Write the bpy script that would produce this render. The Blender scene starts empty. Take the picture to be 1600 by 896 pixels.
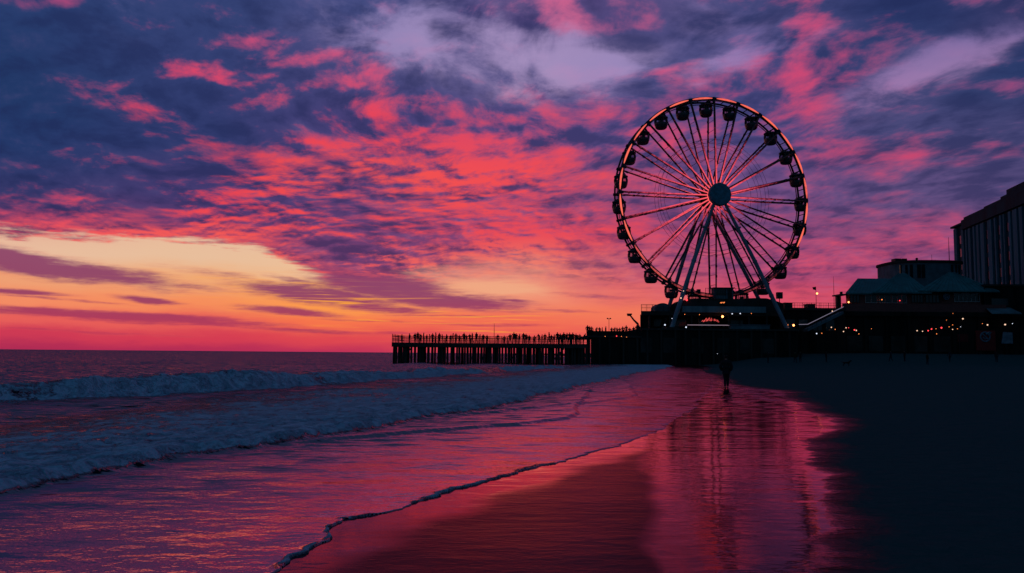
import bpy, bmesh, math, random
import numpy as np
from mathutils import Vector, Matrix, Euler

R = math.radians
scene = bpy.context.scene
COL = scene.collection
random.seed(7)
RNG = np.random.default_rng(7)

# ------------------------------------------------------------------ camera
EYE = 1.7
FPX = 1256.0                                   # focal length for a frame 1600 wide
PITCH, ROLL = R(4.76), R(0.48)
cam_data = bpy.data.cameras.new('camera')
cam = bpy.data.objects.new('camera', cam_data)
COL.objects.link(cam)
cam_data.sensor_width = 36.0
cam_data.lens = 36.0 * FPX / 1600.0
cam_data.clip_start = 0.1
cam_data.clip_end = 60000.0
CAM_ROT = Matrix.Rotation(R(90) + PITCH, 3, 'X') @ Matrix.Rotation(ROLL, 3, 'Z')
cam.matrix_world = Matrix.Translation((0, 0, EYE)) @ CAM_ROT.to_4x4()
scene.camera = cam


def ray(px, py):
    """Direction in the world of a point measured on the photograph (1600 x 896)."""
    return (CAM_ROT @ Vector(((px - 800) / FPX, (448 - py) / FPX, -1.0))).normalized()


def at(px, py, Y):
    """Point at depth Y along that direction."""
    d = ray(px, py)
    return Vector((0, 0, EYE)) + d * (Y / d.y)


def on_ground(px, py, z=0.0):
    d = ray(px, py)
    return Vector((0, 0, EYE)) + d * ((z - EYE) / d.z)


def azel(px, py):
    d = ray(px, py)
    return math.degrees(math.atan2(d.x, d.y)), math.degrees(math.asin(d.z))


def lin(c):
    return tuple((v / 255 / 12.92) if v / 255 <= 0.04045 else ((v / 255 + 0.055) / 1.055) ** 2.4 for v in c)


# ------------------------------------------------------------------ render settings
scene.view_settings.view_transform = 'Standard'
scene.view_settings.look = 'None'
scene.view_settings.gamma = 1.0
scene.view_settings.exposure = 0.0
scene.view_settings.use_curve_mapping = False
scene.render.engine = 'CYCLES'
scene.cycles.use_denoising = True
scene.cycles.max_bounces = 6
scene.cycles.sample_clamp_indirect = 4.0


# ------------------------------------------------------------------ node expressions
class S:
    """A socket with arithmetic, so that node graphs can be written as formulas."""
    def __init__(self, tree, sock):
        self.t, self.s = tree, sock

    def _m(self, op, *args, rev=False):
        n = self.t.nodes.new('ShaderNodeMath'); n.operation = op
        ops = [self] + list(args)
        if rev: ops.reverse()
        for i, a in enumerate(ops):
            if isinstance(a, S): self.t.links.new(a.s, n.inputs[i])
            else: n.inputs[i].default_value = float(a)
        return S(self.t, n.outputs[0])

    def __add__(s, o): return s._m('ADD', o)
    __radd__ = __add__
    def __sub__(s, o): return s._m('SUBTRACT', o)
    def __rsub__(s, o): return s._m('SUBTRACT', o, rev=True)
    def __mul__(s, o): return s._m('MULTIPLY', o)
    __rmul__ = __mul__
    def __truediv__(s, o): return s._m('DIVIDE', o)
    def __rtruediv__(s, o): return s._m('DIVIDE', o, rev=True)
    def __neg__(s): return s._m('MULTIPLY', -1.0)
    def pow(s, o): return s._m('POWER', o)
    def max(s, o): return s._m('MAXIMUM', o)
    def min(s, o): return s._m('MINIMUM', o)
    def abs(s): return s._m('ABSOLUTE')
    def sin(s): return s._m('SINE')
    def exp(s): return s._m('EXPONENT')
    def clamp(s): return s.max(0.0).min(1.0)

    def ss(s, a, b):
        """smoothstep, falling when a > b"""
        n = s.t.nodes.new('ShaderNodeMapRange'); n.interpolation_type = 'SMOOTHSTEP'
        lo, hi, x, y = (a, b, 0, 1) if a < b else (b, a, 1, 0)
        s.t.links.new(s.s, n.inputs[0])
        for i, v in ((1, lo), (2, hi), (3, x), (4, y)): n.inputs[i].default_value = v
        return S(s.t, n.outputs[0])


def vec(t, x, y, z=0.0):
    n = t.nodes.new('ShaderNodeCombineXYZ')
    for i, a in enumerate((x, y, z)):
        if isinstance(a, S): t.links.new(a.s, n.inputs[i])
        else: n.inputs[i].default_value = float(a)
    return S(t, n.outputs[0])


def noise(t, v, scale, detail=4.0, rough=0.55, dist=0.0, lac=2.0, color=False):
    n = t.nodes.new('ShaderNodeTexNoise')
    if v is not None: t.links.new(v.s, n.inputs['Vector'])
    n.inputs['Scale'].default_value = scale
    n.inputs['Detail'].default_value = detail
    n.inputs['Roughness'].default_value = rough
    n.inputs['Lacunarity'].default_value = lac
    n.inputs['Distortion'].default_value = dist
    return S(t, n.outputs['Color' if color else 'Fac'])


def mixc(t, f, a, b):
    n = t.nodes.new('ShaderNodeMix'); n.data_type = 'RGBA'; n.clamp_factor = True
    for i, v in ((0, f), (6, a), (7, b)):
        if isinstance(v, S): t.links.new(v.s, n.inputs[i])
        elif i == 0: n.inputs[0].default_value = float(v)
        else: n.inputs[i].default_value = (*v[:3], 1.0)
    return S(t, n.outputs[2])


def ramp(t, f, stops, interp='LINEAR'):
    n = t.nodes.new('ShaderNodeValToRGB'); n.color_ramp.interpolation = interp
    e = n.color_ramp.elements
    stops = sorted(stops, key=lambda s: s[0])
    while len(e) < len(stops): e.new(0.5)
    while len(e) > len(stops): e.remove(e[-1])
    for i, (p, c) in enumerate(stops):
        e[i].position = p
        e[i].color = (*c, 1.0) if hasattr(c, '__len__') else (c, c, c, 1.0)
    t.links.new(f.s, n.inputs[0])
    return S(t, n.outputs[0])


def sep(t, v):
    n = t.nodes.new('ShaderNodeSeparateXYZ'); t.links.new(v.s, n.inputs[0])
    return [S(t, o) for o in n.outputs]
# ------------------------------------------------------------------ sky (world)
SUN_AZ, SUN_EL = azel(470, 470)[0], 1.0
world = bpy.data.worlds.new('World')
scene.world = world
world.use_nodes = True


def build_sky():
    t = world.node_tree
    t.nodes.clear()
    tc = t.nodes.new('ShaderNodeTexCoord')
    d = S(t, tc.outputs['Generated'])
    x, y, z = sep(t, d)
    az = x._m('ARCTAN2', y) * (180 / math.pi)
    el = z._m('ARCSINE') * (180 / math.pi)
    # cloud-deck coordinates: a flat layer seen in perspective
    k = z.max(0.0) + 0.15
    P = vec(t, x / k, y / k, 0.0)

    # slow wobble that roughens every edge drawn below
    wob = noise(t, vec(t, az * 0.05, el * 0.16, 3.3), 1.6, 6, 0.62) - 0.5
    wob2 = noise(t, vec(t, az * 0.05, el * 0.22, 9.1), 2.4, 7, 0.62) - 0.5
    azw = az + wob * 7.0
    elw = el + wob2 * 1.6

    EMAX = 30.0
    ef = (elw / EMAX).clamp()

    def field(cols):
        out = None
        cols = sorted(cols, key=lambda c: c[0])
        prev = None
        for px, rows in cols:
            a = azel(px, 300)[0]
            c = ramp(t, ef, [(min(max(azel(px, r)[1], 0) / EMAX, 1), lin(v) if hasattr(v, '__len__') else v) for r, v in rows], 'EASE')
            out = c if out is None else mixc(t, azw.ss(prev, a), out, c)
            prev = a
        return out

    dark = field([
        (0, [(0, (40, 60, 108)), (120, (34, 56, 102)), (220, (36, 56, 104)), (300, (52, 55, 104)), (345, (88, 56, 104)), (420, (140, 62, 100)), (540, (140, 48, 90))]),
        (300, [(0, (52, 66, 116)), (120, (50, 62, 112)), (220, (48, 58, 108)), (300, (66, 58, 110)), (360, (100, 58, 108)), (430, (150, 66, 104)), (540, (150, 48, 88))]),
        (560, [(0, (66, 74, 126)), (100, (72, 72, 124)), (200, (72, 64, 118)), (300, (88, 62, 114)), (400, (112, 62, 110)), (460, (150, 64, 104)), (540, (165, 55, 88))]),
        (850, [(0, (84, 70, 122)), (110, (74, 76, 130)), (200, (84, 72, 128)), (300, (108, 70, 120)), (400, (138, 68, 114)), (460, (190, 84, 108)), (540, (200, 70, 90))]),
        (1200, [(0, (66, 70, 120)), (100, (62, 68, 120)), (200, (78, 72, 126)), (300, (108, 74, 126)), (400, (138, 70, 116)), (470, (190, 68, 104)), (540, (190, 60, 92))]),
        (1420, [(0, (42, 54, 102)), (100, (48, 62, 110)), (200, (72, 72, 120)), (300, (92, 76, 124)), (400, (130, 68, 114)), (470, (180, 64, 104)), (540, (180, 60, 92))]),
        (1640, [(0, (42, 48, 92)), (100, (42, 58, 104)), (200, (66, 66, 112)), (300, (80, 70, 116)), (400, (130, 66, 110)), (470, (170, 62, 104))]),
    ])
    lit = field([
        (0, [(0, (150, 70, 118)), (120, (170, 66, 112)), (230, (186, 66, 108)), (320, (214, 70, 100)), (365, (240, 84, 90)), (540, (200, 56, 84))]),
        (300, [(0, (190, 80, 128)), (120, (226, 70, 104)), (230, (232, 66, 80)), (320, (234, 68, 82)), (375, (244, 92, 88)), (540, (215, 60, 84))]),
        (560, [(0, (186, 100, 150)), (100, (206, 80, 120)), (200, (232, 68, 88)), (280, (243, 82, 80)), (360, (238, 74, 80)), (420, (238, 90, 92)), (540, (225, 70, 84))]),
        (850, [(0, (200, 96, 140)), (100, (206, 84, 130)), (200, (214, 74, 104)), (280, (240, 76, 84)), (360, (232, 74, 88)), (430, (238, 120, 104)), (540, (230, 80, 84))]),
        (1200, [(0, (214, 76, 118)), (100, (206, 72, 116)), (240, (206, 70, 108)), (330, (210, 70, 100)), (420, (232, 80, 104)), (540, (230, 72, 92))]),
        (1640, [(0, (150, 64, 112)), (100, (150, 70, 120)), (240, (200, 72, 114)), (330, (196, 74, 114)), (420, (220, 74, 106)), (540, (220, 66, 92))]),
    ])
    clear = field([
        (0, [(0, (110, 110, 165)), (200, (150, 130, 170)), (340, (226, 170, 148)), (385, (232, 188, 158)), (430, (238, 160, 116)), (470, (243, 140, 100)), (500, (232, 96, 90)), (525, (206, 58, 84)), (547, (176, 44, 84))]),
        (300, [(0, (120, 115, 170)), (200, (150, 130, 170)), (340, (230, 184, 156)), (400, (232, 190, 156)), (440, (240, 170, 118)), (475, (246, 142, 92)), (505, (232, 92, 86)), (528, (212, 60, 82)), (547, (182, 46, 84))]),
        (500, [(0, (146, 134, 186)), (120, (150, 132, 182)), (340, (228, 190, 164)), (430, (236, 190, 150)), (455, (250, 168, 84)), (478, (252, 156, 78)), (500, (246, 116, 76)), (525, (222, 70, 80)), (550, (190, 50, 86))]),
        (800, [(0, (160, 140, 188)), (90, (168, 146, 192)), (340, (222, 150, 140)), (430, (236, 150, 126)), (465, (240, 146, 116)), (500, (242, 112, 84)), (528, (232, 86, 82)), (552, (214, 66, 86))]),
        (980, [(0, (158, 136, 186)), (100, (160, 140, 190)), (340, (206, 96, 124)), (450, (234, 112, 104)), (490, (242, 120, 90)), (525, (236, 96, 86)), (552, (220, 80, 90))]),
        (1200, [(0, (140, 120, 178)), (120, (146, 120, 176)), (340, (184, 86, 130)), (450, (226, 86, 104)), (490, (228, 88, 100)), (552, (215, 76, 94))]),
        (1640, [(0, (110, 100, 156)), (120, (166, 128, 176)), (340, (176, 80, 128)), (450, (216, 76, 106)), (552, (210, 70, 100))]),
    ])

    # cloud noises
    warp = noise(t, P, 0.9, 3, 0.5, color=True)
    wx, wy, wz = sep(t, warp)
    Px, Py = x / k + (wx - 0.5) * 0.40, y / k + (wy - 0.5) * 0.40
    big = noise(t, vec(t, Px * 0.75, Py * 0.9, 1.7), 2.2, 5, 0.55)
    fine_v = vec(t, Px * 1.05 + Py * 0.12, Py * 1.15, 5.1)
    fine = noise(t, fine_v, 7.0, 8, 0.57, 0.15)
    off_v = vec(t, Px * 1.05 + Py * 0.12 - 0.012, Py * 1.15 + 0.040, 5.1)
    fine_b = noise(t, off_v, 7.0, 8, 0.57, 0.15)
    relief_n = (fine - fine_b) * 5.0
    # the rows of small clouds fade to broad soft masses towards the right and far left
    patch = noise(t, vec(t, Px * 0.8, Py * 0.6, 8.8), 3.6, 5, 0.6)
    row = (az.ss(9.0, -3.0) * 0.75 + 0.25) * (az.ss(-34.0, -20.0) * 0.6 + 0.4)
    cl_a = noise(t, vec(t, Px * 1.2 + Py * 0.3, Py * 0.9 - Px * 0.12, 6.6), 4.6, 7, 0.57, 0.12)
    cl_b = noise(t, vec(t, Px * 1.2 + Py * 0.3 - 0.02, Py * 0.9 - Px * 0.12 + 0.07, 6.6), 4.6, 7, 0.57, 0.12)
    clump = (cl_a - cl_b) * 3.6
    high = el.ss(9.0, 19.0)
    relief = clump * (high * 0.95 + 0.6) + relief_n * (1.0 - high * 0.62) * row * (patch.ss(0.30, 0.62) * 0.9 + 0.25)

    # where the deck ends above the horizon (per azimuth), and how far it opens at the top
    AZ0, AZ1 = azel(-200, 400)[0], azel(1800, 400)[0]
    fa = ((azw - AZ0) / (AZ1 - AZ0)).clamp()

    def azcurve(pts, to):
        return ramp(t, fa, [((azel(px, py)[0] - AZ0) / (AZ1 - AZ0), to(px, py)) for px, py in pts], 'LINEAR')
    edge = azcurve([(-200, 355), (0, 364), (200, 374), (380, 380), (440, 396), (505, 432), (545, 452), (640, 450), (700, 438), (760, 428), (860, 428), (900, 446), (1000, 462), (1150, 474), (1800, 480)],
                   lambda px, py: azel(px, py)[1] / EMAX) * EMAX
    h = el + wob2 * 1.7 + (fine - 0.5) * 1.6 + (noise(t, vec(t, az * 0.12, el * 1.6, 2.0), 2.6, 6, 0.65) - 0.5) * 1.5 - edge                    # degrees above the deck's lower edge
    soft = azcurve([(0, 0), (450, 0), (640, 300), (780, 600), (900, 800), (1100, 896), (1800, 896)], lambda px, py: py / 896.0)
    hs = h / (0.55 + soft * 2.6)
    deck = hs.ss(-0.5, 0.8)

    # openings in the deck (lavender upper sky) and lit / shaded regions, as soft ellipses
    def blob(px, py, rx, ry, tilt=0.0, rough=1.0):
        a0, e0 = azel(px, py)
        sx, sy = rx / FPX * 57.3, ry / FPX * 57.3
        c, s = math.cos(R(tilt)), math.sin(R(tilt))
        u = az + wob * (5.0 * rough) - a0
        v = el + wob2 * (2.6 * rough) - e0
        p, q = (u * c + v * s) / sx, (v * c - u * s) / sy
        return (-(p * p + q * q)).exp()

    openings = (blob(800, 75, 160, 50, -12) + blob(600, 50, 120, 46, -8) * 0.72 + blob(930, 110, 120, 26, 12) * 0.55
                + blob(1440, 110, 110, 34, 22) * 0.75 + blob(1180, 85, 110, 20, 10) * 0.6 + blob(190, 15, 40, 26, -30) * 0.55
                + blob(1120, 30, 90, 30, -10) * 0.45 + blob(1560, 80, 70, 14, 25) * 0.4)
    litf = (blob(620, 270, 300, 95, 4) * 0.70 + blob(440, 100, 150, 55, -6) * 0.34 + blob(240, 110, 60, 40) * 0.34
            + blob(300, 205, 130, 26, -14) * 0.55 + blob(850, 290, 170, 120) * 0.44 + blob(1200, 260, 330, 170) * 0.15 + blob(250, 275, 250, 30) * 0.22
            + blob(880, 40, 100, 26, -8) * 0.75 + blob(1260, 90, 60, 110, 20) * 0.6 + blob(1400, 20, 50, 30) * 0.35
            + blob(1420, 235, 190, 26, -3) * 0.5 + blob(1020, 150, 90, 50) * 0.34 + blob(1340, 370, 330, 60, 0) * 0.36
            + blob(120, 20, 70, 18, -20) * 0.42 + blob(850, 395, 260, 50, 0) * 0.44 + blob(60, 235, 80, 20) * 0.22
            - blob(90, 170, 210, 130) * 0.34 - blob(420, 180, 110, 40) * 0.2 - blob(640, 160, 60, 40) * 0.2 - blob(980, 150, 60, 50) * 0.2)
    # shade / light inside the deck
    rim = h.ss(3.4, 0.2) * (1.0 - soft * 0.75)
    L = (relief * 0.54 + (big - 0.5) * 1.0 + (patch - 0.5) * 0.9 + (fine - 0.5) * 0.55 * row + litf * 0.72 + rim * 0.55 - 0.40)
    lf = (L + 0.02).ss(-0.32, 0.60)
    # the shaded side of the deck is itself lumpy
    shade = (clump * 0.9 + (cl_a - 0.5) * 1.3 + (big - 0.5) * 1.2)
    dark = mixc(t, (shade.ss(-0.05, 1.0)) * (0.16 + 0.30 * az.ss(-26.0, -6.0)), dark, lin((116, 100, 152)))
    dark = mixc(t, (shade.ss(0.10, -0.75)) * 0.55, dark, lin((30, 40, 84)))
    cloud = mixc(t, lf, dark, lit)
    # cloud cover
    wisp = noise(t, vec(t, Px * 0.9, Py * 0.8, 2.2), 4.2, 8, 0.62, 0.5)
    op_edge = 1.15
    cov = (deck * 1.0 - (openings * 1.15 + ((wisp - 0.5) * 2.6 + (cl_a - 0.5) * 2.2 + (big - 0.5) * 0.9 - 0.06) * openings.ss(0.02, 0.5)).ss(0.0, op_edge) * 0.90)
    sky = mixc(t, cov.clamp(), clear, cloud)

    # a second, smaller pale break above the pier
    gap2 = (blob(770, 450, 95, 17, -2, 0.8) * 1.25 + (noise(t, vec(t, az * 0.12, el * 1.4, 6.0), 2.6, 6, 0.65) - 0.5) * 0.9 * blob(770, 450, 150, 34)).ss(0.18, 0.95)
    sky = mixc(t, gap2 * 0.85, sky, lin((240, 170, 132)))
    # streak clouds lying low over the sea
    lowest = None
    streaks = [(60, 413, 175, 17, -7, 0.95, 1.0), (20, 456, 70, 4.5, -2, 0.8, 0.5), (230, 470, 44, 6, -5, 0.85, 0.5), (80, 467, 120, 2.5, -3, 0.45, 0.4),
               (190, 496, 240, 8, -2, 0.85, 0.5), (500, 462, 130, 14, -5, 0.95, 0.8), (600, 448, 110, 22, -4, 0.95, 0.8), (690, 470, 150, 14, -4, 0.85, 0.8), (600, 482, 90, 7, -3, 0.7, 0.6), (450, 486, 85, 6, -3, 0.8, 0.5),
               (570, 500, 110, 3, -2, 0.4, 0.4), (480, 516, 120, 4, -2, 0.6, 0.4), (700, 494, 130, 3, -1, 0.45, 0.5), (800, 470, 40, 3.5, -3, 0.6, 0.5),
               (760, 508, 160, 3.5, 0, 0.4, 0.5), (350, 432, 120, 9, -7, 0.35, 0.8), (250, 444, 130, 7, -5, 0.42, 0.9), (470, 440, 60, 5, -8, 0.5, 0.9), (620, 520, 150, 3, 0, 0.4, 0.5), (140, 520, 220, 3, -1, 0.35, 0.5), (870, 486, 110, 4, -2, 0.4, 0.6), (930, 462, 90, 5, -3, 0.4, 0.7)]
    for px, py, rx, ry, tilt, amp, rough in streaks:
        b = blob(px, py, rx, ry, tilt, rough * 0.55) * amp
        lowest = b if lowest is None else lowest.max(b)
    sf = noise(t, vec(t, az * 0.10, el * 1.1, 4.0), 3.0, 6, 0.6)
    sf2 = noise(t, vec(t, az * 0.22, el * 1.7, 1.0), 4.0, 6, 0.62)
    st = (lowest * 1.35 + ((sf - 0.5) * 0.8 + (sf2 - 0.5) * 0.7) * lowest.ss(0.0, 0.4)).ss(0.12, 0.95) * 0.95
    st_hot = (lowest * 1.35 + (sf - 0.5) * 0.8).ss(0.55, 0.05)
    st_col = mixc(t, el.ss(1.0, 4.6), lin((176, 56, 88)), lin((140, 64, 104)))
    st_col = mixc(t, st_hot, st_col, lin((240, 96, 84)))
    sky = mixc(t, st, sky, st_col)
    # hot thin filaments near where the sun went down
    fil = (noise(t, vec(t, az * 0.07, el * 2.2, 7.7), 3.2, 5, 0.55, 0.3).ss(0.52, 0.70)
           * (blob(560, 478, 190, 26, -5) + blob(800, 508, 120, 20) * 0.5).min(1.0))
    sky = mixc(t, fil * 0.95, sky, lin((255, 164, 58)))

    # overhead and behind: the blue side of dusk
    zen = el.ss(27.0, 44.0)
    sky = mixc(t, zen, sky, (0.014, 0.052, 0.115))
    back = (az.abs() + (wob * 14.0)).ss(62.0, 118.0)
    backc = ramp(t, (el / 90.0).clamp(), [(0.0, (0.020, 0.062, 0.098)), (0.12, (0.016, 0.070, 0.118)), (0.4, (0.014, 0.062, 0.125)), (1.0, (0.014, 0.052, 0.115))])
    bn = noise(t, P, 1.4, 6, 0.6)
    backc = mixc(t, bn.ss(0.35, 0.75) * 0.45, backc, (0.03, 0.05, 0.10))
    sky = mixc(t, back, sky, backc)
    # below the horizon
    sky = mixc(t, el.ss(-0.3, -3.0), sky, (0.01, 0.012, 0.02))

    bg = t.nodes.new('ShaderNodeBackground'); t.links.new(sky.s, bg.inputs[0]); bg.inputs[1].default_value = SKY_GAIN
    # a thin share of clear twilight air under the clouds
    ns = t.nodes.new('ShaderNodeTexSky'); ns.sky_type = 'NISHITA'; ns.sun_disc = False
    ns.sun_elevation = R(SUN_EL); ns.sun_rotation = R(SUN_AZ)
    bg2 = t.nodes.new('ShaderNodeBackground'); t.links.new(ns.outputs[0], bg2.inputs[0]); bg2.inputs[1].default_value = 0.05 * NISHITA_GAIN
    add = t.nodes.new('ShaderNodeAddShader')
    t.links.new(bg.outputs[0], add.inputs[0]); t.links.new(bg2.outputs[0], add.inputs[1])
    out = t.nodes.new('ShaderNodeOutputWorld'); t.links.new(add.outputs[0], out.inputs[0])


SKY_GAIN, NISHITA_GAIN = 1.0, 0.0
build_sky()
world.cycles.sampling_method = 'MANUAL'
world.cycles.sample_map_resolution = 512

sun_d = bpy.data.lights.new('sun', 'SUN')
sun_d.energy = 0.03; sun_d.angle = R(60); sun_d.color = (1.0, 0.32, 0.2)
sun = bpy.data.objects.new('sun', sun_d); COL.objects.link(sun)
_sd = Vector((math.sin(R(SUN_AZ)) * math.cos(R(SUN_EL + 1)), math.cos(R(SUN_AZ)) * math.cos(R(SUN_EL + 1)), math.sin(R(SUN_EL + 1))))
sun.rotation_euler = (-_sd).to_track_quat('-Z', 'Y').to_euler()
# ------------------------------------------------------------------ mesh helpers
class MB:
    """Collects vertices and faces, then links them as ONE mesh object."""
    def __init__(self):
        self.v, self.f, self.m = [], [], []
        self.cur = 0

    def add(self, vs, fs):
        o = len(self.v)
        self.v += [tuple(p) for p in vs]
        for f in fs:
            self.f.append(tuple(i + o for i in f)); self.m.append(self.cur)
        return self

    def box(self, x0, x1, y0, y1, z0, z1, rot=0.0, about=None):
        vs = [(x, y, z) for z in (z0, z1) for y in (y0, y1) for x in (x0, x1)]
        if rot:
            cx, cy = about or ((x0 + x1) / 2, (y0 + y1) / 2)
            c, s = math.cos(rot), math.sin(rot)
            vs = [(cx + (x - cx) * c - (y - cy) * s, cy + (x - cx) * s + (y - cy) * c, z) for x, y, z in vs]
        return self.add(vs, [(0, 2, 3, 1), (4, 5, 7, 6), (0, 1, 5, 4), (2, 6, 7, 3), (0, 4, 6, 2), (1, 3, 7, 5)])

    def bar(self, a, b, w, h=None, up=(0, 0, 1)):
        """square bar from a to b"""
        a, b = Vector(a), Vector(b); h = h or w
        d = (b - a).normalized(); u = Vector(up)
        if abs(d.dot(u)) > 0.98: u = Vector((0, 1, 0))
        s = d.cross(u).normalized(); u = s.cross(d)
        c = [(-w / 2, -h / 2), (w / 2, -h / 2), (w / 2, h / 2), (-w / 2, h / 2)]
        vs = [p + s * i + u * j for p in (a, b) for i, j in c]
        return self.add(vs, [(3, 2, 1, 0), (4, 5, 6, 7), (0, 1, 5, 4), (1, 2, 6, 5), (2, 3, 7, 6), (3, 0, 4, 7)])

    def tube(self, pts, r, n=8, closed=False, caps=True):
        pts = [Vector(p) for p in pts]
        rs = r if hasattr(r, '__len__') else [r] * len(pts)
        N = len(pts); vs, fs = [], []
        ref = None
        for i, p in enumerate(pts):
            if closed: d = pts[(i + 1) % N] - pts[i - 1]
            else: d = pts[min(i + 1, N - 1)] - pts[max(i - 1, 0)]
            d.normalize()
            if ref is None: ref = Vector((0, 0, 1)) if abs(d.z) < 0.9 else Vector((0, 1, 0))
            s = d.cross(ref).normalized(); u = s.cross(d); ref = u
            for k in range(n):
                a = 2 * math.pi * k / n
                vs.append(p + (s * math.cos(a) + u * math.sin(a)) * rs[i])
        for i in range(N if closed else N - 1):
            j = (i + 1) % N
            for k in range(n):
                l = (k + 1) % n
                fs.append((i * n + k, i * n + l, j * n + l, j * n + k))
        if caps and not closed:
            fs.append(tuple(reversed(range(n)))); fs.append(tuple(range((N - 1) * n, N * n)))
        return self.add(vs, fs)

    def lathe(self, prof, n=16, loc=(0, 0, 0), ax=None, caps=True):
        """prof: (radius, height) pairs; ax: axis direction, +Z when missing"""
        q = Vector(ax).to_track_quat('Z', 'Y') if ax is not None else None
        vs, fs = [], []
        for r, z in prof:
            for k in range(n):
                a = 2 * math.pi * k / n
                p = Vector((r * math.cos(a), r * math.sin(a), z))
                if q: p = q @ p
                vs.append(p + Vector(loc))
        for i in range(len(prof) - 1):
            for k in range(n):
                l = (k + 1) % n
                fs.append((i * n + k, i * n + l, (i + 1) * n + l, (i + 1) * n + k))
        if caps:
            fs.append(tuple(reversed(range(n)))); fs.append(tuple(range((len(prof) - 1) * n, len(prof) * n)))
        return self.add(vs, fs)

    def prism(self, poly, off):
        """closed polygon (3-D points) pushed along off"""
        n = len(poly); off = Vector(off)
        vs = [Vector(p) for p in poly] + [Vector(p) + off for p in poly]
        fs = [tuple(reversed(range(n))), tuple(range(n, 2 * n))] + [(i, (i + 1) % n, n + (i + 1) % n, n + i) for i in range(n)]
        return self.add(vs, fs)

    def build(self, name, mat=None, parent=None, smooth=False, loc=None):
        me = bpy.data.meshes.new(name)
        me.from_pydata(self.v, [], self.f)
        mats = mat if isinstance(mat, (list, tuple)) else [mat]
        for m in mats: me.materials.append(m)
        if len(mats) > 1: me.polygons.foreach_set('material_index', self.m)
        if smooth: me.polygons.foreach_set('use_smooth', [True] * len(me.polygons))
        bm = bmesh.new(); bm.from_mesh(me); bmesh.ops.recalc_face_normals(bm, faces=bm.faces); bm.to_mesh(me); bm.free()
        me.update()
        o = bpy.data.objects.new(name, me); COL.objects.link(o)
        if parent: o.parent = parent
        if loc is not None: o.location = loc
        return o


def tag(o, label=None, cat=None, group=None, kind=None):
    if label: o['label'] = label
    if cat: o['category'] = cat
    if group: o['group'] = group
    if kind: o['kind'] = kind
    return o


def empty(name, loc, label, cat, group=None, rz=0.0):
    o = bpy.data.objects.new(name, None); COL.objects.link(o)
    o.location = loc; o.rotation_euler.z = rz; o.empty_display_size = 0.3
    return tag(o, label, cat, group)


def copy_tree(o, parent=None):
    c = o.copy(); COL.objects.link(c)
    if parent: c.parent = parent
    for ch in o.children: copy_tree(ch, c)
    return c


# ------------------------------------------------------------------ materials
def pmat(name, color, rough=0.6, metal=0.0, spec=0.5, vary=0.25, scale=3.0, bump=0.0, bscale=20.0, streak=False):
    """Principled with a grimy, uneven base colour and roughness."""
    m = bpy.data.materials.new(name); m.use_nodes = True
    t = m.node_tree; b = t.nodes['Principled BSDF']
    tc = t.nodes.new('ShaderNodeTexCoord'); v = S(t, tc.outputs['Object'])
    if streak:
        mp = t.nodes.new('ShaderNodeMapping'); mp.inputs['Scale'].default_value = (1, 1, 0.12)
        t.links.new(v.s, mp.inputs[0]); v = S(t, mp.outputs[0])
    n = noise(t, v, scale, 5, 0.65)
    c = mixc(t, n.ss(0.3, 0.72), [k * (1 - vary) for k in color], [min(1, k * (1 + vary)) for k in color])
    t.links.new(c.s, b.inputs['Base Color'])
    t.links.new((n * 0.25 + (rough - 0.12)).clamp().s, b.inputs['Roughness'])
    b.inputs['Metallic'].default_value = metal
    b.inputs['Specular IOR Level'].default_value = spec
    if bump:
        bn = t.nodes.new('ShaderNodeBump'); bn.inputs['Strength'].default_value = bump; bn.inputs['Distance'].default_value = 0.05
        t.links.new(noise(t, v, bscale, 4, 0.6).s, bn.inputs['Height']); t.links.new(bn.outputs[0], b.inputs['Normal'])
    return m


def lamp_mat(name, color, strength):
    m = bpy.data.materials.new(name); m.use_nodes = True
    b = m.node_tree.nodes['Principled BSDF']
    b.inputs['Base Color'].default_value = (0.1, 0.1, 0.1, 1)
    b.inputs['Emission Color'].default_value = (*color, 1)
    b.inputs['Emission Strength'].default_value = strength
    return m


def glass_mat(name, tint=(0.25, 0.3, 0.32), see=0.7):
    m = bpy.data.materials.new(name); m.use_nodes = True
    t = m.node_tree; t.nodes.clear()
    tr = t.nodes.new('ShaderNodeBsdfTransparent'); tr.inputs[0].default_value = (*[k * see + (1 - see) * 0.1 for k in (1, 1, 1)], 1)
    gl = t.nodes.new('ShaderNodeBsdfGlossy'); gl.inputs[0].default_value = (*tint, 1); gl.inputs[1].default_value = 0.06
    fr = t.nodes.new('ShaderNodeFresnel'); fr.inputs[0].default_value = 1.5
    mx = t.nodes.new('ShaderNodeMixShader'); t.links.new(fr.outputs[0], mx.inputs[0])
    t.links.new(tr.outputs[0], mx.inputs[1]); t.links.new(gl.outputs[0], mx.inputs[2])
    o = t.nodes.new('ShaderNodeOutputMaterial'); t.links.new(mx.outputs[0], o.inputs[0])
    return m


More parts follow.
